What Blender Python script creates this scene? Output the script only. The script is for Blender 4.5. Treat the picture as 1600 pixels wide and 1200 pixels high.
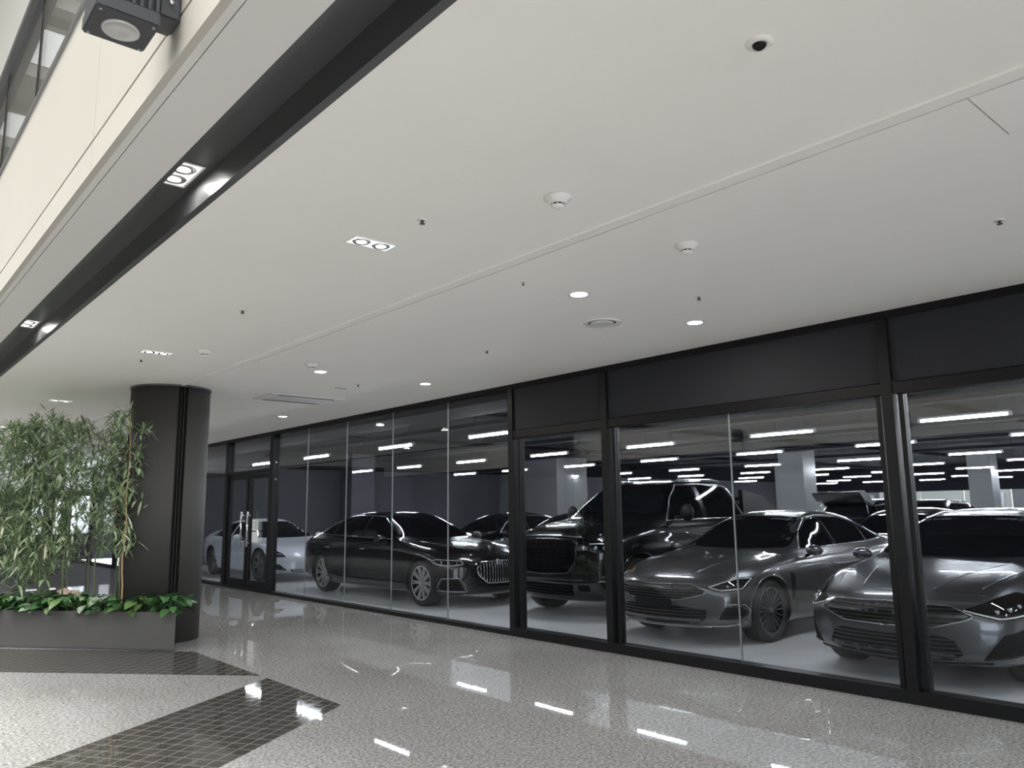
import bpy, bmesh, math, random
from mathutils import Vector, Matrix, geometry
from mathutils.bvhtree import BVHTree
random.seed(7)
PI = math.pi
C = bpy.context.scene.collection
D = bpy.data
for o in list(D.objects): D.objects.remove(o)

# ------------------------------------------------------------------ camera
def make_camera():
    yaw, pitch, roll = math.radians(40.8), math.radians(9.18), math.radians(-0.71)
    f = Vector((math.sin(yaw)*math.cos(pitch), math.cos(yaw)*math.cos(pitch), math.sin(pitch)))
    r = Vector((math.cos(yaw), -math.sin(yaw), 0)); u = r.cross(f)
    r2 = r*math.cos(roll)+u*math.sin(roll); u2 = -r*math.sin(roll)+u*math.cos(roll)
    cd = D.cameras.new('camera'); cam = D.objects.new('camera', cd); C.objects.link(cam)
    M = Matrix((r2, u2, -f)).transposed().to_4x4(); M.translation = (0, 0, 1.5)
    cam.matrix_world = M
    cd.sensor_width = 36; cd.lens = 36*1225/1600; cd.clip_end = 300
    bpy.context.scene.camera = cam
make_camera()
# ------------------------------------------------------------------ world, lights, exposure
W = D.worlds.new('World'); bpy.context.scene.world = W; W.use_nodes = True
W.node_tree.nodes['Background'].inputs[0].default_value = (0.90, 0.95, 1.0, 1)
W.node_tree.nodes['Background'].inputs[1].default_value = 6.0  # world brightened as added fill, let in behind the camera
vs = bpy.context.scene.view_settings
vs.view_transform = 'Standard'; vs.look = 'None'; vs.gamma = 1; vs.use_curve_mapping = False
vs.exposure = 0.45
def area(name, loc, sx, sy, power, color=(1, 1, 1), rot=(0, 0, 0), spread=PI):
    l = D.lights.new(name, 'AREA'); l.shape = 'RECTANGLE'; l.size = sx; l.size_y = sy
    l.energy = power; l.color = color; l.spread = spread
    o = D.objects.new(name, l); C.objects.link(o); o.location = loc; o.rotation_euler = rot
    return o
area('atrium_skylight', (-2.9, 8, 9.0), 5.9, 34, 3050, (1, 0.975, 0.93), spread=1.75)
def spot_light(name, loc, power, size=1.9, color=(1, .96, .9)):
    l = D.lights.new(name, 'AREA'); l.shape = 'DISK'; l.size = .13; l.energy = power*.26; l.color = color
    o = D.objects.new(name, l); C.objects.link(o); o.location = loc
    return o
TUBE_STRENGTH = 215.0
DOWN_STRENGTH = 9.0

# ------------------------------------------------------------------ materials
MATS = {}
def mat(name, col=(.5, .5, .5), rough=.5, metal=0., spec=.5, coat=0., coat_rough=.03, emit=None, estr=0., noise=None, bump=None, ior=None):
    if name in MATS: return MATS[name]
    m = D.materials.new(name); m.use_nodes = True; nt = m.node_tree; b = nt.nodes['Principled BSDF']
    b.inputs['Base Color'].default_value = (*col, 1); b.inputs['Roughness'].default_value = rough
    b.inputs['Metallic'].default_value = metal; b.inputs['Specular IOR Level'].default_value = spec
    b.inputs['Coat Weight'].default_value = coat; b.inputs['Coat Roughness'].default_value = coat_rough
    if emit: b.inputs['Emission Color'].default_value = (*emit, 1); b.inputs['Emission Strength'].default_value = estr
    if noise:   # (scale, amount)
        tc = nt.nodes.new('ShaderNodeTexCoord'); n = nt.nodes.new('ShaderNodeTexNoise'); n.inputs['Scale'].default_value = noise[0]
        n.inputs['Detail'].default_value = 4
        r = nt.nodes.new('ShaderNodeValToRGB'); a = noise[1]
        r.color_ramp.elements[0].color = (*[c*(1-a) for c in col], 1); r.color_ramp.elements[1].color = (*[min(1, c*(1+a)) for c in col], 1)
        r.color_ramp.elements[0].position = .3; r.color_ramp.elements[1].position = .7
        nt.links.new(tc.outputs['Object'], n.inputs['Vector']); nt.links.new(n.outputs['Fac'], r.inputs['Fac'])
        nt.links.new(r.outputs['Color'], b.inputs['Base Color'])
        if bump:
            bp = nt.nodes.new('ShaderNodeBump'); bp.inputs['Strength'].default_value = bump
            bp.inputs['Distance'].default_value = .01
            nt.links.new(n.outputs['Fac'], bp.inputs['Height']); nt.links.new(bp.outputs['Normal'], b.inputs['Normal'])
    MATS[name] = m; return m

def granite(name, base, dark, light, rough, spec=.5, world=True):
    m = D.materials.new(name); m.use_nodes = True; nt = m.node_tree; N = nt.nodes; L = nt.links; b = N['Principled BSDF']
    g = N.new('ShaderNodeNewGeometry')
    n1 = N.new('ShaderNodeTexNoise'); n1.inputs['Scale'].default_value = 46; n1.inputs['Detail'].default_value = 5; n1.inputs['Roughness'].default_value = .7
    v = N.new('ShaderNodeTexVoronoi'); v.inputs['Scale'].default_value = 60
    n2 = N.new('ShaderNodeTexNoise'); n2.inputs['Scale'].default_value = .8; n2.inputs['Detail'].default_value = 3
    for n in (n1, v, n2): L.new(g.outputs['Position'], n.inputs['Vector'])
    r = N.new('ShaderNodeValToRGB'); e = r.color_ramp.elements
    e[0].position = .36; e[0].color = (*dark, 1); e[1].position = .62; e[1].color = (*light, 1)
    k = e.new(.49); k.color = (*base, 1)
    L.new(n1.outputs['Fac'], r.inputs['Fac'])
    mx = N.new('ShaderNodeMix'); mx.data_type = 'RGBA'; mx.blend_type = 'MULTIPLY'; mx.inputs['Factor'].default_value = .35
    L.new(r.outputs['Color'], mx.inputs[6]); L.new(v.outputs['Color'], mx.inputs[7])
    hs = N.new('ShaderNodeHueSaturation'); hs.inputs['Saturation'].default_value = .25
    L.new(mx.outputs[2], hs.inputs['Color'])
    mr = N.new('ShaderNodeMapRange'); mr.inputs[1].default_value = .3; mr.inputs[2].default_value = .7; mr.inputs[3].default_value = .92; mr.inputs[4].default_value = 1.08
    L.new(n2.outputs['Fac'], mr.inputs[0]); L.new(mr.outputs[0], hs.inputs['Value'])
    L.new(hs.outputs['Color'], b.inputs['Base Color'])
    b.inputs['Roughness'].default_value = rough; b.inputs['Specular IOR Level'].default_value = spec
    MATS[name] = m; return m

def glass_mat(name, tint, f0, gl=(1, 1, 1)):
    m = D.materials.new(name); m.use_nodes = True; nt = m.node_tree; N = nt.nodes; L = nt.links
    N.remove(N['Principled BSDF']); out = N['Material Output']
    g = N.new('ShaderNodeNewGeometry'); dp = N.new('ShaderNodeVectorMath'); dp.operation = 'DOT_PRODUCT'
    L.new(g.outputs['Normal'], dp.inputs[0]); L.new(g.outputs['Incoming'], dp.inputs[1])
    ab = N.new('ShaderNodeMath'); ab.operation = 'ABSOLUTE'; L.new(dp.outputs['Value'], ab.inputs[0])
    om = N.new('ShaderNodeMath'); om.operation = 'SUBTRACT'; om.inputs[0].default_value = 1; L.new(ab.outputs[0], om.inputs[1])
    pw = N.new('ShaderNodeMath'); pw.operation = 'POWER'; pw.inputs[1].default_value = 5; L.new(om.outputs[0], pw.inputs[0])
    ma = N.new('ShaderNodeMath'); ma.operation = 'MULTIPLY_ADD'; ma.inputs[1].default_value = 1-f0; ma.inputs[2].default_value = f0; ma.use_clamp = True
    L.new(pw.outputs[0], ma.inputs[0])
    t = N.new('ShaderNodeBsdfTransparent'); t.inputs[0].default_value = (*tint, 1)
    gs = N.new('ShaderNodeBsdfGlossy'); gs.inputs['Roughness'].default_value = 0; gs.inputs[0].default_value = (*gl, 1)
    mx = N.new('ShaderNodeMixShader'); L.new(ma.outputs[0], mx.inputs[0]); L.new(t.outputs[0], mx.inputs[1]); L.new(gs.outputs[0], mx.inputs[2])
    L.new(mx.outputs[0], out.inputs['Surface']); MATS[name] = m; return m

M_gran = granite('granite_tile', (.335, .323, .304), (.165, .158, .147), (.515, .503, .48), .014)
M_dark = mat('dark_floor_tile', (.060, .056, .052), .04, noise=(9, .35))
M_grout = mat('floor_grout', (.17, .16, .145), .7)
M_seam = mat('stone_joint', (.30, .29, .27), .7)
M_ceil = mat('ceiling_paint', (.92, .905, .87), .75, noise=(.6, .02))
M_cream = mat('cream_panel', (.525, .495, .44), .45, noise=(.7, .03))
M_trimw = mat('white_trim', (.93, .92, .88), .35)
M_shadow = mat('dark_joint', (.12, .12, .12), .8)
M_soffit = mat('soffit_panel', (.72, .71, .69), .55)
M_slot = mat('slot_dark_paint', (.075, .077, .082), .28)
M_frame = mat('black_aluminium', (.006, .006, .007), .45, spec=.22)
M_transom = mat('charcoal_infill', (.027, .028, .032), .75, spec=.2)
M_glass = glass_mat('storefront_glass', (.86, .88, .90), .032)
M_dglass = glass_mat('door_glass', (.86, .88, .89), .028)
M_rail_glass = glass_mat('balustrade_glass', (.9, .92, .92), .01)
M_edge = mat('glass_joint', (.20, .21, .22), .4)
M_conc = mat('showroom_floor_paint', (.68, .68, .69), .22, noise=(.8, .10))
M_sceil = mat('showroom_ceiling_paint', (.010, .0105, .014), .9, spec=.05)
M_swall = mat('showroom_wall_paint', (.068, .070, .080), .7, spec=.2, noise=(.5, .05))
M_scol = mat('showroom_column_paint', (.11, .114, .122), .5)
M_far = mat('pale_far_wall', (.42, .43, .40), .6)
M_metal = mat('metal_gray', (.30, .30, .31), .35, metal=.8)
M_chrome = mat('chrome', (.8, .8, .82), .08, metal=1)
M_colclad = mat('column_cladding', (.034, .0327, .031), .70, noise=(1.2, .06))
M_black = mat('black_void', (.004, .004, .004), .7)
M_planter = mat('planter_metal', (.105, .102, .098), .5, noise=(1.5, .05))
M_upw = mat('upper_wall_paint', (.36, .355, .33), .6)
M_soil = mat('soil', (.03, .022, .015), .95, noise=(30, .4))
M_tube = mat('tube_lit', (1, 1, 1), .4, emit=(.93, .96, 1), estr=TUBE_STRENGTH)
M_tubefix = mat('tube_housing', (.35, .35, .36), .4)
M_down = mat('downlight_lit', (1, 1, 1), .4, emit=(1, .98, .95), estr=DOWN_STRENGTH)
M_downw = mat('downlight_trim', (.85, .85, .84), .3)
M_refl = mat('reflector_bright', (.9, .9, .9), .15, metal=1)
M_white = mat('white_plastic', (.78, .77, .74), .4)
M_bplast = mat('black_plastic', (.008, .008, .009), .45, spec=.2)
M_fix = mat('fixture_charcoal', (.05, .053, .06), .45)
M_lens = mat('lens_gray', (.55, .55, .54), .3, spec=.8)
M_day = mat('daylit_pane', (1, 1, 1), .5, emit=(.9, .96, 1), estr=.5)
M_skyp = mat('lit_ceiling_panel', (1, 1, 1), .5, emit=(1, .99, .96), estr=1.25)

# ------------------------------------------------------------------ helpers
def link(name, bm_or_mesh, m=None, parent=None, loc=None, smooth=False, mats=None):
    if isinstance(bm_or_mesh, bmesh.types.BMesh):
        me = D.meshes.new(name); bm_or_mesh.to_mesh(me); bm_or_mesh.free()
    else: me = bm_or_mesh
    if m and not me.materials: me.materials.append(m)
    if mats and not me.materials:
        for q in mats: me.materials.append(q)
    if smooth:
        me.polygons.foreach_set('use_smooth', [True]*len(me.polygons))
    o = D.objects.new(name, me); C.objects.link(o)
    if parent: o.parent = parent
    if loc is not None: o.location = loc
    return o
def tag(o, label=None, cat=None, group=None, kind=None):
    if label: o['label'] = label
    if cat: o['category'] = cat
    if group: o['group'] = group
    if kind: o['kind'] = kind
    return o
def empty(name, loc=(0, 0, 0), rz=0, **k):
    o = D.objects.new(name, None); C.objects.link(o); o.location = loc; o.rotation_euler = (0, 0, rz); o.empty_display_size = .2
    return tag(o, **k)
def bx(bm, x0, x1, y0, y1, z0, z1, mi=0):
    vs_ = [bm.verts.new(p) for p in ((x0, y0, z0), (x1, y0, z0), (x1, y1, z0), (x0, y1, z0), (x0, y0, z1), (x1, y0, z1), (x1, y1, z1), (x0, y1, z1))]
    for f in ((0, 3, 2, 1), (4, 5, 6, 7), (0, 1, 5, 4), (1, 2, 6, 5), (2, 3, 7, 6), (3, 0, 4, 7)):
        q = bm.faces.new([vs_[i] for i in f]); q.material_index = mi
    return vs_
def box(name, x0, x1, y0, y1, z0, z1, m, parent=None, bevel=0):
    bm = bmesh.new(); bx(bm, x0, x1, y0, y1, z0, z1)
    if bevel: bmesh.ops.bevel(bm, geom=list(bm.edges), offset=bevel, segments=2, affect='EDGES', profile=.6)
    return link(name, bm, m, parent)
def lathe(bm, prof, seg=24, c=(0, 0, 0), axis='z', a0=0, a1=2*PI, mi=0):
    """prof: list of (radius, height)."""
    full = abs(a1-a0-2*PI) < 1e-6; n = seg if full else seg+1; rings = []
    for r, h in prof:
        ring = []
        for i in range(n):
            a = a0+(a1-a0)*i/seg
            p = (r*math.cos(a), r*math.sin(a), h)
            if axis == 'y': p = (p[0], p[2], p[1])
            if axis == 'x': p = (p[2], p[0], p[1])
            ring.append(bm.verts.new((p[0]+c[0], p[1]+c[1], p[2]+c[2])))
        rings.append(ring)
    for k in range(len(rings)-1):
        for i in range(seg):
            j = (i+1) % n
            try: f = bm.faces.new((rings[k][i], rings[k][j], rings[k+1][j], rings[k+1][i])); f.material_index = mi; f.smooth = True
            except ValueError: pass
    return rings
def disc(bm, r, c, seg=24, axis='z', mi=0):
    v = []
    for i in range(seg):
        a = 2*PI*i/seg; p = (r*math.cos(a), r*math.sin(a), 0)
        if axis == 'y': p = (p[0], 0, p[1])
        if axis == 'x': p = (0, p[0], p[1])
        v.append(bm.verts.new((p[0]+c[0], p[1]+c[1], p[2]+c[2])))
    f = bm.faces.new(v); f.material_index = mi; return f
def tube(bm, pts, r, seg=6, closed=False, r_end=None, caps=True):
    pts = [Vector(p) for p in pts]; n = len(pts); rings = []
    for i, p in enumerate(pts):
        a = pts[(i-1) % n] if (closed or i > 0) else p; b = pts[(i+1) % n] if (closed or i < n-1) else p
        t = (b-a); t = t.normalized() if t.length > 1e-9 else Vector((0, 0, 1))
        up = Vector((0, 0, 1)) if abs(t.z) < .9 else Vector((1, 0, 0))
        s = t.cross(up).normalized(); q = s.cross(t)
        rr = r if r_end is None else r+(r_end-r)*i/max(1, n-1)
        rings.append([bm.verts.new(p+s*rr*math.cos(2*PI*k/seg)+q*rr*math.sin(2*PI*k/seg)) for k in range(seg)])
    m = n if closed else n-1
    for i in range(m):
        A, B = rings[i], rings[(i+1) % n]
        for k in range(seg):
            f = bm.faces.new((A[k], A[(k+1) % seg], B[(k+1) % seg], B[k])); f.smooth = True
    if caps and not closed:
        bm.faces.new(rings[0][::-1]); bm.faces.new(rings[-1])
def poly_prism(bm, pts, z0, z1, mi=0):
    a = [bm.verts.new((p[0], p[1], z0)) for p in pts]; b = [bm.verts.new((p[0], p[1], z1)) for p in pts]
    n = len(pts); area2 = sum(pts[i][0]*pts[(i+1) % n][1]-pts[(i+1) % n][0]*pts[i][1] for i in range(n))
    if area2 < 0: a, b = a[::-1], b[::-1]
    bm.faces.new(a[::-1]); bm.faces.new(b)
    for i in range(n): bm.faces.new((a[i], a[(i+1) % n], b[(i+1) % n], b[i]))
def clip(poly, a, b, keep_left=True):
    """clip polygon by the line a->b; keep the left (or right) side"""
    out = []; n = len(poly)
    def s(p): v = (b[0]-a[0])*(p[1]-a[1])-(b[1]-a[1])*(p[0]-a[0]); return v if keep_left else -v
    for i in range(n):
        p, q = poly[i], poly[(i+1) % n]; sp, sq = s(p), s(q)
        if sp >= 0: out.append(p)
        if (sp > 0 and sq < 0) or (sp < 0 and sq > 0):
            t = sp/(sp-sq); out.append((p[0]+(q[0]-p[0])*t, p[1]+(q[1]-p[1])*t))
    return out
def parea(p): return abs(sum(p[i][0]*p[(i+1) % len(p)][1]-p[(i+1) % len(p)][0]*p[i][1] for i in range(len(p))))/2 if len(p) > 2 else 0
def intersect(poly, conv):
    for i in range(len(conv)):
        poly = clip(poly, conv[i], conv[(i+1) % len(conv)])
        if len(poly) < 3: return []
    return poly
def subtract(poly, conv):
    pieces = []; rest = poly
    for i in range(len(conv)):
        a, b = conv[i], conv[(i+1) % len(conv)]
        o = clip(rest, a, b, False)
        if parea(o) > 1e-5: pieces.append(o)
        rest = clip(rest, a, b)
        if parea(rest) < 1e-5: break
    return pieces

# ------------------------------------------------------------------ SETTING: floors
GX = 6.5; CZ = 3.09
floor = box('floor', -12, 6.56, -14, 40, -.3, -.012, M_seam); tag(floor, kind='structure')
# patterned bands of small dark tiles (counter-clockwise convex quads)
band_b = [(3.22, 5.84), (3.22, 7.25), (-2.0, 3.72), (-2.0, 2.30)]
band_a = [(3.22, 7.38), (3.22, 9.19), (0.35, 12.5), (-.50, 11.5)]
def ccw(p):
    a = sum(p[i][0]*p[(i+1) % len(p)][1]-p[(i+1) % len(p)][0]*p[i][1] for i in range(len(p)))
    return p if a > 0 else p[::-1]
band_a, band_b = ccw(band_a), ccw(band_b)
def stone_tiles():
    far = bmesh.new(); nfar = 0
    x = .75-.45*9; k = 0
    cells = []
    while x < 6.45:
        x1 = min(x+.45, 6.47); y = -1.3+(.0)
        while y < 30:
            cells.append((x, x1, y, y+.9)); y += .9
        x += .45
    gap = .0012
    seen = []
    for (x0, x1, y0, y1) in cells:
        inview = x0 > .7 and 1.3 < y0 < 19.5 and (x0*.2+.0 < y1) and (y0 > .18*x0)
        poly = [(x0+gap, y0+gap), (x1-gap, y0+gap), (x1-gap, y1-gap), (x0+gap, y1-gap)]
        ps = [poly]
        for b in (band_a, band_b):
            ps = [q for p in ps for q in subtract(p, b)]
        ps = [p for p in ps if parea(p) > 1e-4]
        if not ps: continue
        if inview:
            bm = bmesh.new()
            for p in ps: poly_prism(bm, p, -.012, 0)
            seen.append(bm)
        else:
            for p in ps: poly_prism(far, p, -.012, 0)
    for bm in seen: link('stone_tile', bm, M_gran, floor)
    tag(link('stone_tiles', far, M_gran, floor), kind='stuff')
    return len(seen)
n_stone = stone_tiles()
def small_tiles():
    jobs = []
    for band, o, d in ((band_b, (3.22, 7.25), (-5.22, -3.53)), (band_a, (3.22, 7.38), (-3.72, 4.12))):
        l = math.hypot(*d); ux, uy = d[0]/l, d[1]/l
        nx, ny = (uy, -ux) if band is band_b else (uy, -ux)
        cx = sum(p[0] for p in band)/4-o[0]; cy = sum(p[1] for p in band)/4-o[1]
        if cx*nx+cy*ny < 0: nx, ny = -nx, -ny
        s = .118
        for i in range(-14, 60):
            for j in range(0, 16):
                q = [(o[0]+ux*a+nx*b, o[1]+uy*a+ny*b) for a, b in ((i*s+.004, j*s+.004), ((i+1)*s-.004, j*s+.004), ((i+1)*s-.004, (j+1)*s-.004), (i*s+.004, (j+1)*s-.004))]
                p = intersect(ccw(q), band)
                if parea(p) < 2e-4: continue
                c = (sum(v[0] for v in p)/len(p), sum(v[1] for v in p)/len(p))
                jobs.append((math.hypot(*c) if c[0] > .85 else 99+abs(c[0]), p))
    jobs.sort(key=lambda t: t[0])
    rest = bmesh.new()
    for k, (d_, p) in enumerate(jobs):
        if k < 290 and d_ < 90:
            bm = bmesh.new(); poly_prism(bm, p, -.012, -.0005); link('small_dark_tile', bm, M_dark, floor)
        else: poly_prism(rest, p, -.012, -.0005)
    tag(link('small_dark_tiles', rest, M_dark, floor), kind='stuff')
    bm = bmesh.new()
    for b in (band_a, band_b): poly_prism(bm, b, -.0119, -.0012)
    link('tile_grout', bm, M_grout, floor)
small_tiles()
fa = box('floor_atrium_darkened', -7.5, -.60, -14, 34, -.011, .001, M_dark); tag(fa, kind='structure')  # dark cover added over unseen floor to keep its reflection out of the glass
sf = box('showroom_floor', 6.56, 46, -14, 26, -.3, 0, M_conc); tag(sf, kind='structure')

# ------------------------------------------------------------------ SETTING: hall ceiling and atrium edge
ceil = empty('ceiling', (0, 0, 0)); tag(ceil, kind='structure')
box('ceiling_board', 1.346, 3.258, -14, 21.05, CZ, CZ+.06, M_ceil, ceil)
box('ceiling_board', 3.270, GX+.12, 1.003, 21.05, CZ, CZ+.06, M_ceil, ceil)
box('ceiling_board', 3.270, 3.74, -14, .997, CZ, CZ+.06, M_ceil, ceil)
box('ceiling_board', 3.743, GX+.12, -14, 1.003, CZ, CZ+.06, M_ceil, ceil)
box('ceiling_board', 1.346, GX+.12, 21.12, 34, CZ, CZ+.06, M_ceil, ceil)
box('joint_backing', 1.35, GX+.12, -14, 34, CZ+.061, CZ+.1, M_shadow, ceil)
bm = bmesh.new(); bx(bm, 3.155, 3.20, -14, 21.05, CZ-.012, CZ+.001)
link('ceiling_bead', bm, M_trimw, ceil)
slab = box('floor_slab', .80, GX+10, -14, 34, CZ+.42, CZ+.95, M_shadow, ceil)
# dark lighting slot
slot = empty('trim_1'); tag(slot, kind='structure')
box('slot_top', 1.08, 1.307, -14, 34, CZ+.14, CZ+.2, M_slot, slot)
box('slot_side', 1.307, 1.345, -14, 34, CZ-.004, CZ+.2, M_slot, slot)
box('slot_side', 1.055, 1.08, -14, 34, CZ+.002, CZ+.2, M_slot, slot)
box('soffit', .842, 1.054, -14, 34, CZ, CZ+.04, M_soffit, ceil)
# cream fascia of the floor above
M_cream_bright = mat('cream_panel_brightened', (.74, .72, .67), .45)  # lighter cream copy; brighter light on the opposite fascia put into its colour
def fascia(n, X, s, y0, y1):
    """s: direction (+1/-1) pointing into the building"""
    f = empty('trim_%d' % n); tag(f, kind='structure')
    g = s*.03
    L0 = [y0, -9.6, -5.1, -.6, 3.9, 8.4, 12.9, 17.4, 21.9, y1]
    for a, b in zip(L0[:-1], L0[1:]):
        xx = sorted((X, X+g))
        box('upper_panel', *xx, a+.002, b-.002, CZ+.165, CZ+1.08, M_cream if s > 0 else M_cream_bright, f)
        box('lower_panel', *xx, a+.002, b-.002, CZ, CZ+.15, M_cream if s > 0 else M_cream_bright, f)
    xx = sorted((X+g, X+s*.06)); box('panel_backing', *xx, y0, y1, CZ+.0, CZ+1.08, M_soffit, f)
    xx = sorted((X-s*.015, X+s*.22)); box('cap', *xx, y0, y1, CZ+1.08, CZ+1.11, M_metal, f)
    return f
fascia(2, .778, 1, -14, 34)
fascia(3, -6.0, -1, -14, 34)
def balustrade(n, X, s):
    b = empty('window_%d' % n); tag(b, kind='structure')
    y = -12.
    while y < 30:
        xx = sorted((X+s*.04, X+s*.052)); box('pane', *xx, y+.006, y+1.494, CZ+1.11, CZ+2.16, M_rail_glass, b)
        xx = sorted((X+s*.038, X+s*.054)); box('pane_joint', *xx, y-.006, y+.006, CZ+1.11, CZ+2.16, M_bplast, b)
        y += 1.5
    xx = sorted((X, X+s*.09)); box('rail', *xx, -14, 34, CZ+2.16, CZ+2.23, M_slot, b, )
    xx = sorted((X+s*.02, X+s*.07)); box('rail_trim', *xx, -14, 34, CZ+2.245, CZ+2.29, M_metal, b)
    return b
balustrade(11, .778, 1); balustrade(12, -6.0, -1)
up = box('wall_upper', .80, .95, -14, 34, CZ+2.29, 9.05, M_upw); tag(up, kind='structure')
up = box('wall_upper_opposite', -6.15, -6.02, -14, 34, CZ+2.29, 9.05, M_upw); tag(up, kind='structure')
uc = empty('ceiling_upper'); tag(uc, kind='structure')
box('board', .95, 9.5, -14, 34, 5.9, 6.0, M_trimw, uc)
for i, y in enumerate([6.2, 7.55, 9.45, 11.4]):
    box('ceiling_panel', .96, 4.2, y, y+.75, 5.84, 5.9, M_skyp, uc)
    box('panel_edge', .96, 4.2, y-.09, y, 5.80, 5.9, M_trimw, uc)
    box('panel_edge', .96, 4.2, y+.90, y+.96, 5.78, 5.9, M_trimw, uc)
bw = box('wall_upper_back', 9.5, 9.6, -14, 34, CZ+.95, 6.0, M_soffit); tag(bw, kind='structure')
uf = box('floor_upper', .96, 9.5, -14, 34, CZ+.951, CZ+1.0, M_soffit); tag(uf, kind='structure')
# opposite side of the atrium
o = box('ceiling_opposite', -12, -6.03, -14, 34, CZ, CZ+.06, M_transom); tag(o, kind='structure')
o = box('wall_opposite', -7.6, -7.5, -14, 34, 0, 3.05, M_frame); tag(o, kind='structure')
o = box('roof_light_blocker', -6.2, 1.0, -14.2, 34.2, 9.05, 9.2, M_upw); tag(o, kind='structure')  # unseen slab added to close the atrium top against world light
o = box('wall_light_blocker_end', -12, 1.0, 34, 34.2, 0, 9.05, M_upw); tag(o, kind='structure')  # unseen end wall added to shut out world light
o = box('wall_light_blocker_front', -6.2, 1.0, -14.2, -14, 3.6, 9.05, M_upw); tag(o, kind='structure')  # unseen wall added above the front opening, blocks world light there
# the end of the hall
ew = empty('wall_end'); tag(ew, kind='structure')
YE = 31
box('wall_board', -12, 2.2, YE, YE+.2, 0, 3.5, M_swall, ew)
box('wall_board', 7.1, 9.0, YE, YE+.2, 0, 3.5, M_transom, ew)
box('wall_board', 2.2, 7.1, YE, YE+.2, 2.35, 3.5, M_soffit, ew)
box('wall_backing', 2.2, 7.1, YE+.1, YE+.2, 0, 2.35, M_transom, ew)
n = 0
for (a, b, day) in ((2.2, 3.9, 0), (4.0, 5.1, 0), (5.15, 5.62, 1), (5.82, 6.18, 1), (6.34, 7.02, 1)):
    d = empty('window_%d' % (20+n)); tag(d, kind='structure'); n += 1
    box('stile', a, a+.07, YE, YE+.08, 0, 2.35, M_frame, d); box('stile', b-.07, b, YE, YE+.08, 0, 2.35, M_frame, d)
    box('head', a+.07, b-.07, YE, YE+.08, 2.2, 2.35, M_frame, d); box('sill', a+.07, b-.07, YE, YE+.08, 0, .9 if day else .12, M_frame, d)
    box('pane', a+.07, b-.07, YE+.03, YE+.05,   .9 if day else .12, 2.2, M_day if day else M_transom, d)
bwall = box('wall_behind_cut_low', -12, 9, -14.2, -14, 0, .3, M_soffit); tag(bwall, kind='structure')  # unseen end wall, cut low so world light fills the hall

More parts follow.
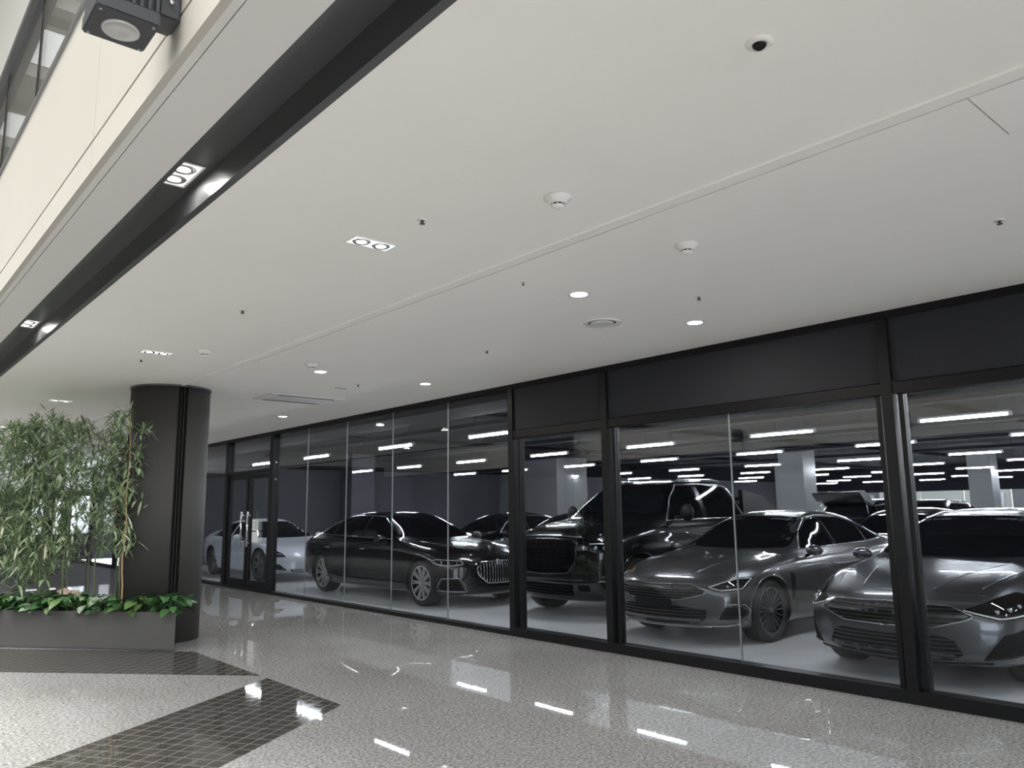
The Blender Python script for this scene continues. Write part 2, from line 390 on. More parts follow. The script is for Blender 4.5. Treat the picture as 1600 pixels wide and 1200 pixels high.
# ------------------------------------------------------------------ SETTING: storefront
def storefront():
    w = empty('wall_right'); tag(w, kind='structure')
    fx0, fx1 = GX-.06, GX+.06
    # frame members
    box('head_rail', fx0, fx1, -14, 31, 3.03, CZ, M_frame, w)
    box('sill_rail', fx0-.01, fx1+.01, 7.53, 31, 0, .055, M_frame, w)
    box('sill_rail', fx0-.015, fx1+.015, -14, 7.53, 0, .10, M_frame, w)
    def mull(y, wd=.09, z0=.0, z1=3.03, dx=.0):
        m = box('mullion', fx0-.012-dx, fx1+.012, y-wd/2, y+wd/2, z0, z1, M_frame, w, bevel=.004)
    for y in (-3.4, -.3, 2.79, 5.90, 7.50): mull(y)
    mull(14.64, .15); mull(16.92, .13); mull(19.4); mull(22.5); mull(25.5); mull(28.5)
    # thin inner frames near the mullions
    for y in (2.70, 2.88, 5.80, 7.38): box('inner_stile', GX-.03, GX+.05, y-.02, y+.02, .10, 2.40, M_frame, w)
    # transom panels
    for a, b in ((5.945, 7.455), (2.835, 5.855), (-.255, 2.745), (-3.355, -.345)):
        box('infill_panel', GX-.035, GX+.02, a, b, 2.50, 3.03, M_transom, w)
        box('header_rail', fx0, fx1, a, b, 2.40, 2.49, M_frame, w)
    # doors' transom
    box('header_rail', fx0, fx1, 14.715, 16.855, 2.30, 2.38, M_frame, w)
    for a, b in ((16.985, 19.355), (19.445, 22.455), (22.545, 25.455), (25.545, 28.455), (28.545, 31)):
        box('header_rail', fx0, fx1, a, b, 2.32, 2.37, M_frame, w)
    k = 1
    def pane(a, b, z0, z1):
        nonlocal k
        o = box('window_%d' % k, GX-.006, GX+.006, a, b, z0, z1, M_glass); tag(o, kind='structure'); k += 1; return o
    ys = [7.545, 8.92, 10.36, 11.79, 13.22, 14.565]
    for a, b in zip(ys[:-1], ys[1:]): pane(a+.003, b-.003, .055, 3.03)
    for y in ys[1:-1]: box('glass_joint', GX-.008, GX+.008, y-.004, y+.004, .055, 3.03, M_edge, w)
    pane(5.945, 7.36, .10, 2.40)
    pane(2.90, 4.33, .10, 2.40); pane(4.34, 5.78, .10, 2.40); box('glass_joint', GX-.008, GX+.008, 4.33, 4.34, .10, 2.40, M_edge, w)
    pane(1.25, 2.68, .10, 2.40); pane(-.255, 1.24, .10, 2.40); pane(-3.355, -.345, .10, 2.40)
    pane(14.715, 16.855, 2.38, 3.03)
    for a, b in ((16.985, 19.355), (19.445, 22.455), (22.545, 25.455), (25.545, 28.455), (28.545, 31)):
        pane(a, b, .055, 2.32); pane(a, b, 2.37, 3.03)
    pane(-14, -3.445, .10, 3.03)
    # double door
    n = 1
    for a, b, hy in ((14.73, 15.76, 15.62), (15.80, 16.84, 15.94)):
        d = empty('door_%d' % n); tag(d, kind='structure'); n += 1
        box('door_stile', GX-.03, GX+.03, a, a+.09, .012, 2.29, M_frame, d); box('door_stile', GX-.03, GX+.03, b-.09, b, .012, 2.29, M_frame, d)
        box('door_rail', GX-.03, GX+.03, a+.09, b-.09, 2.20, 2.29, M_frame, d); box('door_rail', GX-.03, GX+.03, a+.09, b-.09, .012, .20, M_frame, d)
        box('door_pane', GX-.006, GX+.006, a+.09, b-.09, .20, 2.20, M_dglass, d)
        bm = bmesh.new(); tube(bm, [(GX-.10, hy, .85), (GX-.10, hy, 1.55)], .018, 10)
        for z in (.93, 1.47): tube(bm, [(GX-.10, hy, z), (GX-.03, hy, z)], .009, 8)
        link('pull_handle', bm, M_chrome, d)
    nt = empty('paper_notice', (GX-.04, 15.36, 1.2)); tag(nt, 'white paper notice hung inside the black framed glass double door', 'notice')
    box('sheet', -.004, 0, -.14, .14, -.03, .18, mat('paper', (.8, .8, .78), .6), nt)
    box('sheet', -.004, 0, -.14, .14, -.26, -.05, mat('paper', (.8, .8, .78), .6), nt)
    bm = bmesh.new()
    for i in range(5): bx(bm, -.0052, -.0042, -.11, .11-.03*(i % 3), .14-.03*i-.005, .14-.03*i+.004)
    tag(link('text_lines', bm, M_metal, nt), kind='stuff')
storefront()

# ------------------------------------------------------------------ SETTING: showroom shell
SC = 3.45
o = box('ceiling_showroom', GX+.12, 46, -14, 26, SC, SC+.1, M_sceil); tag(o, kind='structure')
o = box('trim_10', GX+.07, GX+.9, -14, 26, 2.94, SC, M_sceil); tag(o, kind='structure')
o = box('wall_showroom_left', 6.6, 46, 24.3, 24.5, 0, SC, M_swall); tag(o, kind='structure')
o = box('wall_showroom_right', 6.6, 46, -8.2, -8, 0, SC, M_swall); tag(o, kind='structure')
o = box('trim_11', 6.6, 46, 23.6, 24.3, 2.93, SC, M_sceil); tag(o, kind='structure')
fw = empty('wall_showroom_back'); tag(fw, kind='structure')
box('wall_board', 44, 44.2, -8, 24.3, 2.25, SC, M_sceil, fw)
y = -8
i = 0
while y < 24.2:
    box('wall_panel', 44, 44.1, y+.02, y+2.13, 0, 2.25, M_far if i % 4 != 1 else M_scol, fw)
    if i % 3 == 0: box('door_panel', 43.95, 44, y+.5, y+1.4, 0, 2.05, M_trimw if i % 2 else M_swall, fw)
    if i % 3 == 1: box('notice_board', 43.94, 44, y+.3, y+1.7, 1.4, 2.1, M_metal, fw)
    y += 2.15; i += 1
def scol(x, y, a, b, m=M_scol):
    o = empty('showroom_column', (x, y, 0)); tag(o, kind='structure')
    box('shaft', -a/2, a/2, -b/2, b/2, 0, SC, m, o, bevel=.02); box('plinth', -a/2-.01, a/2+.01, -b/2-.01, b/2+.01, 0, .12, M_sceil, o)
scol(13.6, 23.9, .9, .8, M_swall); scol(21.0, 22.6, 1.6, 3.3, M_scol); scol(24.4, 13.75, .8, .9); scol(33, 19, .9, .9); scol(33, 11, .8, .8); scol(38, 6.5, .8, .8)
# ceiling services
def services():
    s = empty('ceiling_ducts', (0, 0, 0)); tag(s, 'dark cable trays and round pipes under the showroom ceiling', 'ductwork')
    for x in (10.3, 14.4, 18.6, 23.2, 27.5):
        box('cable_tray', x-.15, x+.15, -7.9, 24.2, SC-.19, SC-.1, M_sceil, s)
    for y in (6.0, 12.0, 18.0):
        bm = bmesh.new(); tube(bm, [(7.5, y, SC-.05), (43.9, y, SC-.05)], .05, 10); link('pipe', bm, M_sceil, s)
services()
# LED tubes
def tube_light():
    r = empty('tube_light', (0, 0, 0))
    bm = bmesh.new(); bx(bm, -.05, .05, -.60, .60, .026, .055); bx(bm, -.02, .02, -.63, -.585, -.02, .035); bx(bm, -.02, .02, .585, .63, -.02, .035)
    link('housing', bm, M_tubefix, r)
    bm = bmesh.new(); tube(bm, [(0, -.575, 0), (0, .575, 0)], .013, 10); link('lamp_tube', bm, M_tube, r)
    for y in (-.45, .45):
        bm = bmesh.new(); tube(bm, [(0, y, .05), (0, y, SC-2.75)], .003, 5); link('hanger', bm, M_sceil, r)
    return r
def copy_tree(o, parent=None):
    c = o.copy(); C.objects.link(c); c.parent = parent
    for ch in o.children: copy_tree(ch, c)
    return c
ORD = ['first', 'second', 'third', 'fourth', 'fifth', 'sixth', 'seventh', 'eighth', 'ninth', 'tenth', 'eleventh', 'twelfth', 'thirteenth', 'fourteenth', 'fifteenth', 'sixteenth', 'seventeenth', 'eighteenth', 'nineteenth', 'twentieth']
tl = tube_light(); used = False
rowx = [8.25, 12.35, 16.3, 21.2, 25.4, 29.6, 33.2, 37.2, 41]
rowy = [21.4, 18.8, 15.95, 13.05, 10.1, 7.2, 4.3, 1.35, -1.6]
for i, x in enumerate(rowx):
    k = 0
    for j, y in enumerate(rowy):
        if i == 0 and y > 20: continue
        t = tl if not used else copy_tree(tl); used = True
        t.location = (x, y if i else {18.8: 19.3, 15.95: 16.35, 13.05: 13.05}.get(y, y), 2.75)
        tag(t, 'lit white tube light, %s row behind the glass, %s from the left' % (ORD[i], ORD[k]), 'ceiling light', 'tube lights under the showroom ceiling'); k += 1

# ------------------------------------------------------------------ round column and planter
def column():
    c = empty('round_column', (3.19, 10.39, 0)); tag(c, 'tall round column clad in dark grey metal with a black vertical slot', 'column')
    R = .47
    hw = math.asin(.058/R)
    bm = bmesh.new()
    for (h0, h1, rr) in ((.0, CZ-.02, R),):
        a_s = -PI/2+hw; a_e = PI/2-hw
        lathe(bm, [(rr-.03, h0), (rr, h0), (rr, h1), (rr-.03, h1)], 40, a0=a_s, a1=a_e)
    link('cladding_half', bm, M_colclad, c)
    bm = bmesh.new(); lathe(bm, [(R-.03, 0), (R, 0), (R, CZ-.02), (R-.03, CZ-.02)], 40, a0=PI/2+hw, a1=3*PI/2-hw)
    link('cladding_half', bm, M_colclad, c)
    bm = bmesh.new(); lathe(bm, [(R-.06, 0), (R-.06, CZ-.02)], 48); link('inner_core', bm, M_black, c)
    bm = bmesh.new(); lathe(bm, [(R-.05, CZ-.02), (R+.012, CZ-.02), (R+.012, CZ), (R-.05, CZ)], 48); link('top_ring', bm, M_slot, c)
    for sx in (-1, 1):
        bm = bmesh.new(); x = sx*.012; bx(bm, min(x, x+sx*.01), max(x, x+sx*.01), -R+.002, -R+.05, 0, CZ-.02)
        link('slot_fin', bm, M_black, c)
column()
PLH = .42
P0 = Vector((3.06, 9.36)); pdir = Vector((-.62, .785)).normalized()
P1 = P0+pdir*5.2
def planter():
    p = empty('planter_box', (2.4, 11.2, 0)); tag(p, 'long low grey metal planter box holding the bamboo, beside the round column', 'planter')
    o = Vector((2.4, 11.2))
    arc = []
    for k in range(9):
        a = math.radians(250-k*12); arc.append((3.19+.475*math.cos(a), 10.39+.475*math.sin(a)))
    outer = [tuple(P0), (3.06, 9.915)] + arc[1:] + [(2.72, 13.6), tuple(P1+Vector((.3, .55)))] + [tuple(P1)]
    outer = [(a-o.x, b-o.y) for a, b in outer]
    def inset(pts, d):
        n = len(pts); out = []
        for i in range(n):
            a, b, c = Vector(pts[i-1]), Vector(pts[i]), Vector(pts[(i+1) % n])
            e1 = (b-a).normalized(); e2 = (c-b).normalized(); n1 = Vector((-e1.y, e1.x)); n2 = Vector((-e2.y, e2.x))
            m = (n1+n2).normalized(); out.append(tuple(b+m*d/max(.4, m.dot(n1))))
        return out
    inner = inset(outer, .035)
    if parea(inner) > parea(outer): inner = inset(outer, -.035)
    bm = bmesh.new(); n = len(outer)
    rings = [[bm.verts.new((x, y, z)) for x, y in pts] for pts, z in ((outer, 0), (outer, PLH), (inner, PLH), (inner, PLH-.12))]
    for A, B in zip(rings[:-1], rings[1:]):
        for i in range(n): bm.faces.new((A[i], A[(i+1) % n], B[(i+1) % n], B[i]))
    bmesh.ops.recalc_face_normals(bm, faces=bm.faces)
    link('trough', bm, M_planter, p)
    bm = bmesh.new(); v = [bm.verts.new((x, y, PLH-.06)) for x, y in inner]; f = bm.faces.new(v)
    if f.normal.z < 0: f.normal_flip()
    s = link('soil', bm, M_soil, p)
    # base lip
    bm = bmesh.new(); a = P0-o; b = P1-o; nrm = Vector((-pdir.y, pdir.x))
    if nrm.y > 0: nrm = -nrm
    q = [a, b, b+nrm*.006, a+nrm*.006]; poly_prism(bm, [tuple(v) for v in q], 0, .02); link('base_lip', bm, M_slot, p)
planter()

# ------------------------------------------------------------------ planting
M_leafs = [mat('bamboo_leaf_a', (.27, .36, .19), .5), mat('bamboo_leaf_b', (.38, .46, .28), .5), mat('bamboo_leaf_c', (.13, .20, .11), .5), mat('bamboo_leaf_d', (.55, .58, .42), .5)]
M_culm = mat('bamboo_culm', (.10, .13, .06), .4); M_culm2 = mat('bamboo_culm_tan', (.42, .27, .14), .45)
M_gl = [mat('cover_leaf_a', (.06, .15, .05), .35), mat('cover_leaf_b', (.12, .21, .07), .4), mat('cover_leaf_c', (.28, .36, .25), .45), mat('cover_leaf_d', (.03, .09, .035), .3)]
def leaf_geo(bm, o, d, up, L, wd, mi=0, droop=.25):
    """lanceolate leaf: two rows of quads folded along a midrib"""
    d = d.normalized(); s = d.cross(up); s = s.normalized() if s.length > 1e-4 else Vector((1, 0, 0)); n = s.cross(d)
    prof = [(0, .12), (.25, .9), (.5, 1.), (.78, .6), (1, .02)]; rows = []
    for t, w in prof:
        c = o+d*L*t-Vector((0, 0, 1))*droop*L*t*t
        rows.append((bm.verts.new(c-s*w*wd/2+n*wd*.12*w), bm.verts.new(c), bm.verts.new(c+s*w*wd/2+n*wd*.12*w)))
    for a, b in zip(rows[:-1], rows[1:]):
        for k in (0, 1):
            f = bm.faces.new((a[k], a[k+1], b[k+1], b[k])); f.material_index = mi; f.smooth = True
def rv(): return Vector((random.uniform(-1, 1), random.uniform(-1, 1), random.uniform(-1, 1)))
def bamboo(x, y, h, dens, label, lean=(0, 0), single=False, low=.25, tan=False, spread=.32):
    r = empty('bamboo', (x, y, PLH-.06)); tag(r, label, 'bamboo', 'bamboo stalks in the grey planter')
    bm = bmesh.new(); pts = []
    n = 14
    for i in range(n+1):
        t = i/n; pts.append(Vector((lean[0]*t*t+.01*math.sin(i*1.3), lean[1]*t*t+.01*math.cos(i*1.7), h*t)))
    tube(bm, pts, .011, 7, r_end=.003)
    for i in range(1, n):    # nodes
        t = i/n; lathe(bm, [(.011-.008*t, -.004), (.0145-.008*t, 0), (.011-.008*t, .004)], 7, c=pts[i])
    link('culm', bm, M_culm2 if tan else M_culm, r)
    br = bmesh.new(); lf = bmesh.new(); groups = []
    nb = int(dens*h)
    for k in range(nb):
        t = low+(1-low)*random.random()**.8
        i = min(n-1, int(t*n)); p = pts[i].lerp(pts[i+1], t*n-i)
        a = random.uniform(0, 2*PI); l = random.uniform(.12, spread)*(1.15-.6*t)
        d = Vector((math.cos(a), math.sin(a), random.uniform(.35, 1.1))).normalized()
        q = p+d*l*.6; e = p+d*l+Vector((0, 0, -.03))
        tube(br, [p, q, e], .0025, 4, r_end=.0012, caps=False)
        for base, m in ((e, random.randint(4, 6)), (q, random.randint(2, 4))):
            for _ in range(m):
                ld = (d*.6+rv()*.8+Vector((0, 0, -.1))); L = random.uniform(.09, .19)
                groups.append((base.copy(), ld, L, random.choices((0, 1, 2, 3), (5, 4, 3, 1.6))[0]))
    for _ in range(6):
        groups.append((pts[-1].copy(), Vector((random.uniform(-1, 1), random.uniform(-1, 1), random.uniform(.1, 1))), .13, 2))
    tag(link('branches', br, M_culm, r), kind='stuff')
    if single:
        for (b, ld, L, mi) in groups[:260]:
            bm = bmesh.new(); leaf_geo(bm, b, ld, Vector((0, 0, 1)), L, L*.15); link('leaf', bm, M_leafs[mi], r)
        lf.free()
    else:
        for (b, ld, L, mi) in groups: leaf_geo(lf, b, ld, Vector((0, 0, 1)), L, L*.16, mi)
        tag(link('foliage', lf, None, r, mats=M_leafs), kind='stuff')
    return r
def in_planter(s, t):   # s along the front face from the column corner, t depth behind the face
    nrm = Vector((pdir.y, -pdir.x))
    if nrm.x < 0: nrm = -nrm
    q = P0+pdir*s+nrm*t; return q.x, q.y
stalks = [  # s, t, height, density, lean
 (.80, .12, 2.35, 9, (.0, .05), 1, .30), (1.0, .34, 2.05, 22, (-.05, .1), 0, .25), (.93, .24, 2.2, 24, (.12, -.05), 0, .3), (1.10, .42, 2.0, 22, (.0, .0), 0, .3),
 (1.24, .20, 2.3, 26, (.22, .05), 0, .35), (1.52, .45, 2.2, 30, (.1, 0), 0, .3), (1.68, .22, 2.25, 36, (.08, 0), 0, .28), (1.86, .5, 2.25, 40, (-.06, .08), 0, .2),
 (2.02, .25, 2.35, 46, (.06, .06), 0, .1), (2.2, .6, 2.3, 44, (-.1, 0), 0, .15), (2.3, .3, 2.3, 48, (.0, .1), 0, .1), (2.5, .5, 2.35, 48, (.1, 0), 0, .1),
 (2.66, .25, 2.25, 44, (.1, 0), 0, .12), (2.9, .55, 2.3, 44, (.06, 0), 0, .15), (3.1, .3, 2.2, 40, (0, 0), 0, .15)]
for k, (s, t, h, dn, ln, sg, lw) in enumerate(stalks):
    x, y = in_planter(s, t)
    bamboo(x, y, h, dn, ('sparse bamboo with a tan stalk standing in front of the dark round column' if k == 0 else
        'leafy green bamboo, %s stalk in the planter leftwards from the column' % ORD[k]), ln, bool(sg), lw, tan=(k == 0), spread=.46 if k == 0 else .34)
def cover(x, y, kind, label, sc=1.):
    r = empty('leafy_plant', (x, y, PLH-.06)); tag(r, label, 'plant', 'low plants in the grey planter')
    bm = bmesh.new(); mats = {0: (M_gl[0], M_gl[3]), 1: (M_gl[1], M_gl[0]), 2: (M_gl[2], M_gl[0]), 3: (M_gl[3], M_gl[1])}[kind]
    n = 13
    me = []
    for m in mats:
        b = bmesh.new(); leaf_geo(b, Vector((0, 0, 0)), Vector((1, 0, 0)), Vector((0, 0, 1)), .12, .085 if kind != 3 else .03, droop=.35)
        q = D.meshes.new('leaf'); b.to_mesh(q); b.free(); q.materials.append(m); me.append(q)
    for i in range(n):
        a = i*2.4+random.random(); rr = (.02+.075*random.random())*sc; z = (.05+.12*random.random())*sc
        if kind == 3: rr = .01; z = .06
        p = Vector((rr*math.cos(a), rr*math.sin(a), z)); tube(bm, [(0, 0, -.01), (p.x*.5, p.y*.5, z*.7), p], .0022, 4, caps=False)
        l = D.objects.new('leaf', me[i % 2]); C.objects.link(l); l.parent = r; l.location = p
        s = random.uniform(.7, 1.15)*sc*(1.4 if kind == 3 else 1); l.scale = (s, s, s)
        l.rotation_euler = (random.uniform(-.4, .4), random.uniform(-.5, .3) if kind != 3 else -random.uniform(.5, 1.2), a)
    tag(link('stems', bm, M_gl[0], r), kind='stuff')
cnt = 0
for k in range(21):
    s = .12+k*.135; 
    for t in ((.10, .30) if k < 19 else (.12,)):
        x, y = in_planter(s+random.uniform(-.02, .02), t+random.uniform(-.02, .03))
        if (x-3.19)**2+(y-10.39)**2 < .585**2: continue
        kind = (0, 1, 2, 0, 3, 2, 1)[(k*2+(t > .2)) % 7] if k > 1 else 0
        names = ['dark green broad leaved', 'fresh green broad leaved', 'pale variegated', 'spiky dark green']
        cover(x, y, kind, '%s plant, %s from the column in the planter\'s %s row' % (names[kind], ORD[k] if k < 20 else 'last', 'front' if t < .2 else 'back'), 1.3 if kind != 3 else 1.5); cnt += 1
def hydrangea():
    x, y = in_planter(1.72, .42)
    r = empty('pink_flower', (x, y, PLH-.06)); tag(r, 'pale pink rounded flower heads among the low planter greenery', 'flower')
    m = mat('petal', (.62, .47, .40), .6)
    for (dx, dy, z, s) in ((-.07, 0, .20, .075), (.05, .02, .18, .065)):
        bm = bmesh.new(); bmesh.ops.create_icosphere(bm, subdivisions=3, radius=s, matrix=Matrix.Translation((dx, dy, z)))
        for v in bm.verts: v.co += (v.co-Vector((dx, dy, z)))*random.uniform(-.12, .22)
        link('flower_head', bm, m, r)
        bm = bmesh.new(); tube(bm, [(dx*.3, 0, -.01), (dx, dy, z)], .004, 5); link('stem', bm, M_gl[0], r)
hydrangea()

# ------------------------------------------------------------------ ceiling fittings
def downlight(x, y, label):
    r = empty('downlight', (x, y, CZ)); tag(r, label, 'ceiling light', 'round downlights in the white ceiling')
    bm = bmesh.new(); lathe(bm, [(.062, -.001), (.082, -.004), (.085, 0)], 28); link('trim_ring', bm, M_downw, r)
    bm = bmesh.new(); f = disc(bm, .064, (0, 0, -.002), 28); f.normal_flip(); link('lens', bm, M_down, r)
    spot_light('lamp', (x, y, CZ-.03), 62 if x < 5 else 36, 2.7)
for x, y, l in ((4.10, 3.97, 'lit round downlight between the ceiling joint and the round air diffuser'), (5.54, 3.98, 'lit round downlight nearest the grey infill panels'),
                (4.10, 8.09, 'lit round downlight beside a smoke detector, before the ceiling cassette'), (5.55, 8.10, 'lit round downlight above the long undivided glazing'),
                (5.57, 12.29, 'lit round downlight near the glass double door'), (4.1, 12.3, 'lit round downlight hidden behind the column'), (4.1, -.15, 'lit round downlight behind the viewer near the ceiling joint'), (5.54, -.15, 'lit round downlight behind the viewer near the glass')):
    downlight(x, y, l)
def twin(x, y, label, z=CZ, rz=0, k=1.):
    spot_light('lamp', (x, y, z-.03), 60 if rz == 0 else 8, 2.6)
    r = empty('twin_downlight', (x, y, z), rz); tag(r, label, 'ceiling light', 'twin square downlights')
    a, b = .135*k, .062*k
    bm = bmesh.new(); bx(bm, -a-.012, a+.012, -b-.012, -b, -.004, .0); bx(bm, -a-.012, a+.012, b, b+.012, -.004, .0); bx(bm, -a-.012, -a, -b, b, -.004, 0); bx(bm, a, a+.012, -b, b, -.004, 0)
    link('frame', bm, M_downw, r)
    bm = bmesh.new(); v = bx(bm, -a, a, -b, b, -.0018, -.0008); link('bright_plate', bm, mat('plate_lit', (.9, .9, .9), .3, emit=(1, 1, 1), estr=.55), r)
    for s in (-1, 1):
        bm = bmesh.new(); lathe(bm, [(.055*k, -.003), (.045*k, -.010), (.03*k, -.006), (.028*k, -.004)], 20, c=(s*.066*k, 0, 0)); link('reflector_ring', bm, M_refl, r)
        bm = bmesh.new(); f = disc(bm, .03*k, (s*.066*k, 0, -.0065), 20); f.normal_flip(); link('lamp_disc', bm, M_down, r)
for k, (x, y) in enumerate([(2.31, 3.95), (2.31, 8.06), (2.30, 12.29), (2.27, 16.45)]):
    twin(x, y, ['lit twin downlight in the white ceiling nearest the dark slot beam\'s front', 'lit twin downlight in the white ceiling, second from the front', 'lit twin downlight above the bamboo, third from the front', 'lit twin downlight furthest away above the bamboo'][k])
for k, y in enumerate([-.3, 3.98, 8.1, 12.2]):
    r = twin(1.195, y, 'lit square downlight recessed in the dark ceiling slot, %s' % ['behind the viewer', 'largest and nearest', 'second and smaller', 'furthest, behind the bamboo'][k], CZ+.138, PI/2, 1.12)
def smoke(x, y, label, s=1.):
    r = empty('smoke_detector', (x, y, CZ)); tag(r, label, 'detector', 'smoke detectors')
    bm = bmesh.new(); lathe(bm, [(.001, 0), (.072*s, 0), (.072*s, -.012), (.055*s, -.02), (.05*s, -.034), (.04*s, -.038), (.001, -.038)][::-1], 28); link('base', bm, M_white, r)
    bm = bmesh.new(); lathe(bm, [(.034*s, -.038), (.030*s, -.046)], 24); link('vent_ring', bm, M_bplast, r)
    bm = bmesh.new(); lathe(bm, [(.036*s, -.046), (.034*s, -.052), (.022*s, -.060), (.001, -.062)], 24); link('cap', bm, M_white, r)
    bm = bmesh.new()
    for k in range(8):
        a = k*PI/4; bx(bm, .031*s*math.cos(a)-.003, .031*s*math.cos(a)+.003, .031*s*math.sin(a)-.003, .031*s*math.sin(a)+.003, -.047, -.037)
    tag(link('vent_fins', bm, M_white, r), kind='stuff')
smoke(2.69, 2.74, 'white smoke detector on the atrium side of the ceiling joint, large and near', 1.); smoke(3.81, 2.77, 'white smoke detector on the shop side of the ceiling joint, near', 1.)
smoke(2.65, 7.69, 'white smoke detector beside the second twin downlight', 1.1); smoke(3.81, 7.71, 'white smoke detector beside a round downlight and before the column', 1.1)
def camera_dome():
    r = empty('dome_camera', (2.29, 1.32, CZ)); tag(r, 'small white ceiling disc with a black dome eye', 'security camera')
    bm = bmesh.new(); lathe(bm, [(.048, 0), (.046, -.006), (.03, -.010), (.024, -.008)], 28); link('ring', bm, M_white, r)
    bm = bmesh.new(); lathe(bm, [(.024, -.006), (.022, -.016), (.012, -.024), (.001, -.026)], 20); link('dome', bm, M_bplast, r)
camera_dome()
for k, (x, y) in enumerate([(2.33, 3.44), (2.33, 5.95), (2.30, 8.53), (4.87, 1.40), (4.87, 3.45), (4.86, 6.01), (4.90, 8.64), (3.56, 3.99)]):
    r = empty('sprinkler', (x, y, CZ)); tag(r, 'tiny dark sprinkler head in the white ceiling, %s' % ['next to the nearest twin downlight', 'midway between the two nearest twin downlights', 'next to the second twin downlight', 'far right towards the glass', 'beside the downlight by the infill', 'beyond the round air diffuser', 'before the ceiling cassette', 'close to the ceiling joint'][k], 'sprinkler', 'ceiling sprinklers')
    s = .55 if k == 7 else 1
    bm = bmesh.new(); lathe(bm, [(.03*s, 0), (.03*s, -.003), (.012*s, -.004)], 18); link('plate', bm, M_white, r)
    bm = bmesh.new(); lathe(bm, [(.010*s, -.002), (.008*s, -.02), (.016*s, -.021), (.016*s, -.024), (.001, -.025)], 12); link('head', bm, M_slot, r)
def diffuser():
    r = empty('air_diffuser', (4.89, 4.47, CZ)); tag(r, 'round white ceiling air diffuser with a dark ring', 'air vent')
    bm = bmesh.new(); lathe(bm, [(.165, 0), (.16, -.012), (.125, -.010), (.12, 0)], 36); link('outer_ring', bm, M_white, r)
    bm = bmesh.new(); f = disc(bm, .12, (0, 0, -.001), 36); f.normal_flip(); link('gap', bm, M_shadow, r)
    bm = bmesh.new(); lathe(bm, [(.10, -.004), (.102, -.012), (.085, -.016), (.001, -.018)], 36); link('centre_plate', bm, mat('diffuser_gray', (.72, .72, .71), .4), r)
diffuser()
def cassette():
    r = empty('ceiling_cassette', (4.85, 10.2, CZ)); tag(r, 'flat white rectangular ceiling air conditioner with slots, before the column', 'air conditioner')
    bm = bmesh.new(); bx(bm, -.54, .54, -.33, .33, -.018, 0); bmesh.ops.bevel(bm, geom=[e for e in bm.edges], offset=.006, segments=1, affect='EDGES'); link('panel', bm, M_soffit, r)
    for y in (-.25, .25): box('air_slot', -.42, .42, y-.03, y+.03, -.020, -.0178, M_shadow, r)
    box('grille_plate', -.40, .40, -.17, .17, -.023, -.0179, mat('cassette_gray', (.68, .68, .67), .5), r)
cassette()
box('access_hatch_edge', 4.78, 4.95, 9.02, 9.05, CZ-.004, CZ, M_metal, ceil)

def floodlight(x, y, z, s, label):
    """finned cube floodlight on a bracket, fixed to the fascia; s = side it faces (+1: fascia lies towards +x)"""
    r = empty('floodlight', (x, y, z)); tag(r, label, 'floodlight', 'finned cube floodlights on the cream fascia')
    bm = bmesh.new(); bx(bm, -.10, .10, -.10, .10, -.13, -.075); bmesh.ops.bevel(bm, geom=list(bm.edges), offset=.006, segments=2, affect='EDGES'); link('front_housing', bm, M_fix, r)
    bm = bmesh.new()
    for k in range(8):
        t = -.09+k*.0255; bx(bm, t-.005, t+.005, -.097, .097, -.076, .22)
    bx(bm, -.085, .085, -.075, .075, -.076, .21); link('cooling_fins', bm, M_fix, r)
    bm = bmesh.new(); lathe(bm, [(.060, -.130), (.060, -.136), (.054, -.137), (.050, -.133), (.025, -.137), (.001, -.138)], 28); link('lens', bm, M_lens, r)
    for a in (-.082, .082):
        for b in (-.082, .082): bm = bmesh.new(); lathe(bm, [(.006, -.130), (.006, -.134), (.001, -.135)], 8, c=(a, b, 0)); link('screw', bm, M_metal, r)
    bm = bmesh.new(); x0, x1 = sorted((s*.10, s*.175)); bx(bm, x0, x1, -.06, .06, -.06, .20); bmesh.ops.bevel(bm, geom=list(bm.edges), offset=.008, segments=2, affect='EDGES'); link('bracket_box', bm, M_fix, r)
    bm = bmesh.new(); lathe(bm, [(.008, -.066), (.008, -.07), (.001, -.071)], 10, c=(s*.14, 0, 0), axis='y'); link('bolt', bm, M_chrome, r)
for k, y in enumerate([2.72, 7.3, 11.8, 16.3]):
    if k == 0: floodlight(.60, y, 3.27, 1, 'dark finned cube floodlight with a round lens on the near cream fascia')
for k, y in enumerate([-1.2, 3.3, 7.8, 12.3, 16.8, 21.3]):
    floodlight(-5.82, y, 3.42, -1, 'black cube floodlight on the opposite cream fascia, %s from the front' % ORD[k])

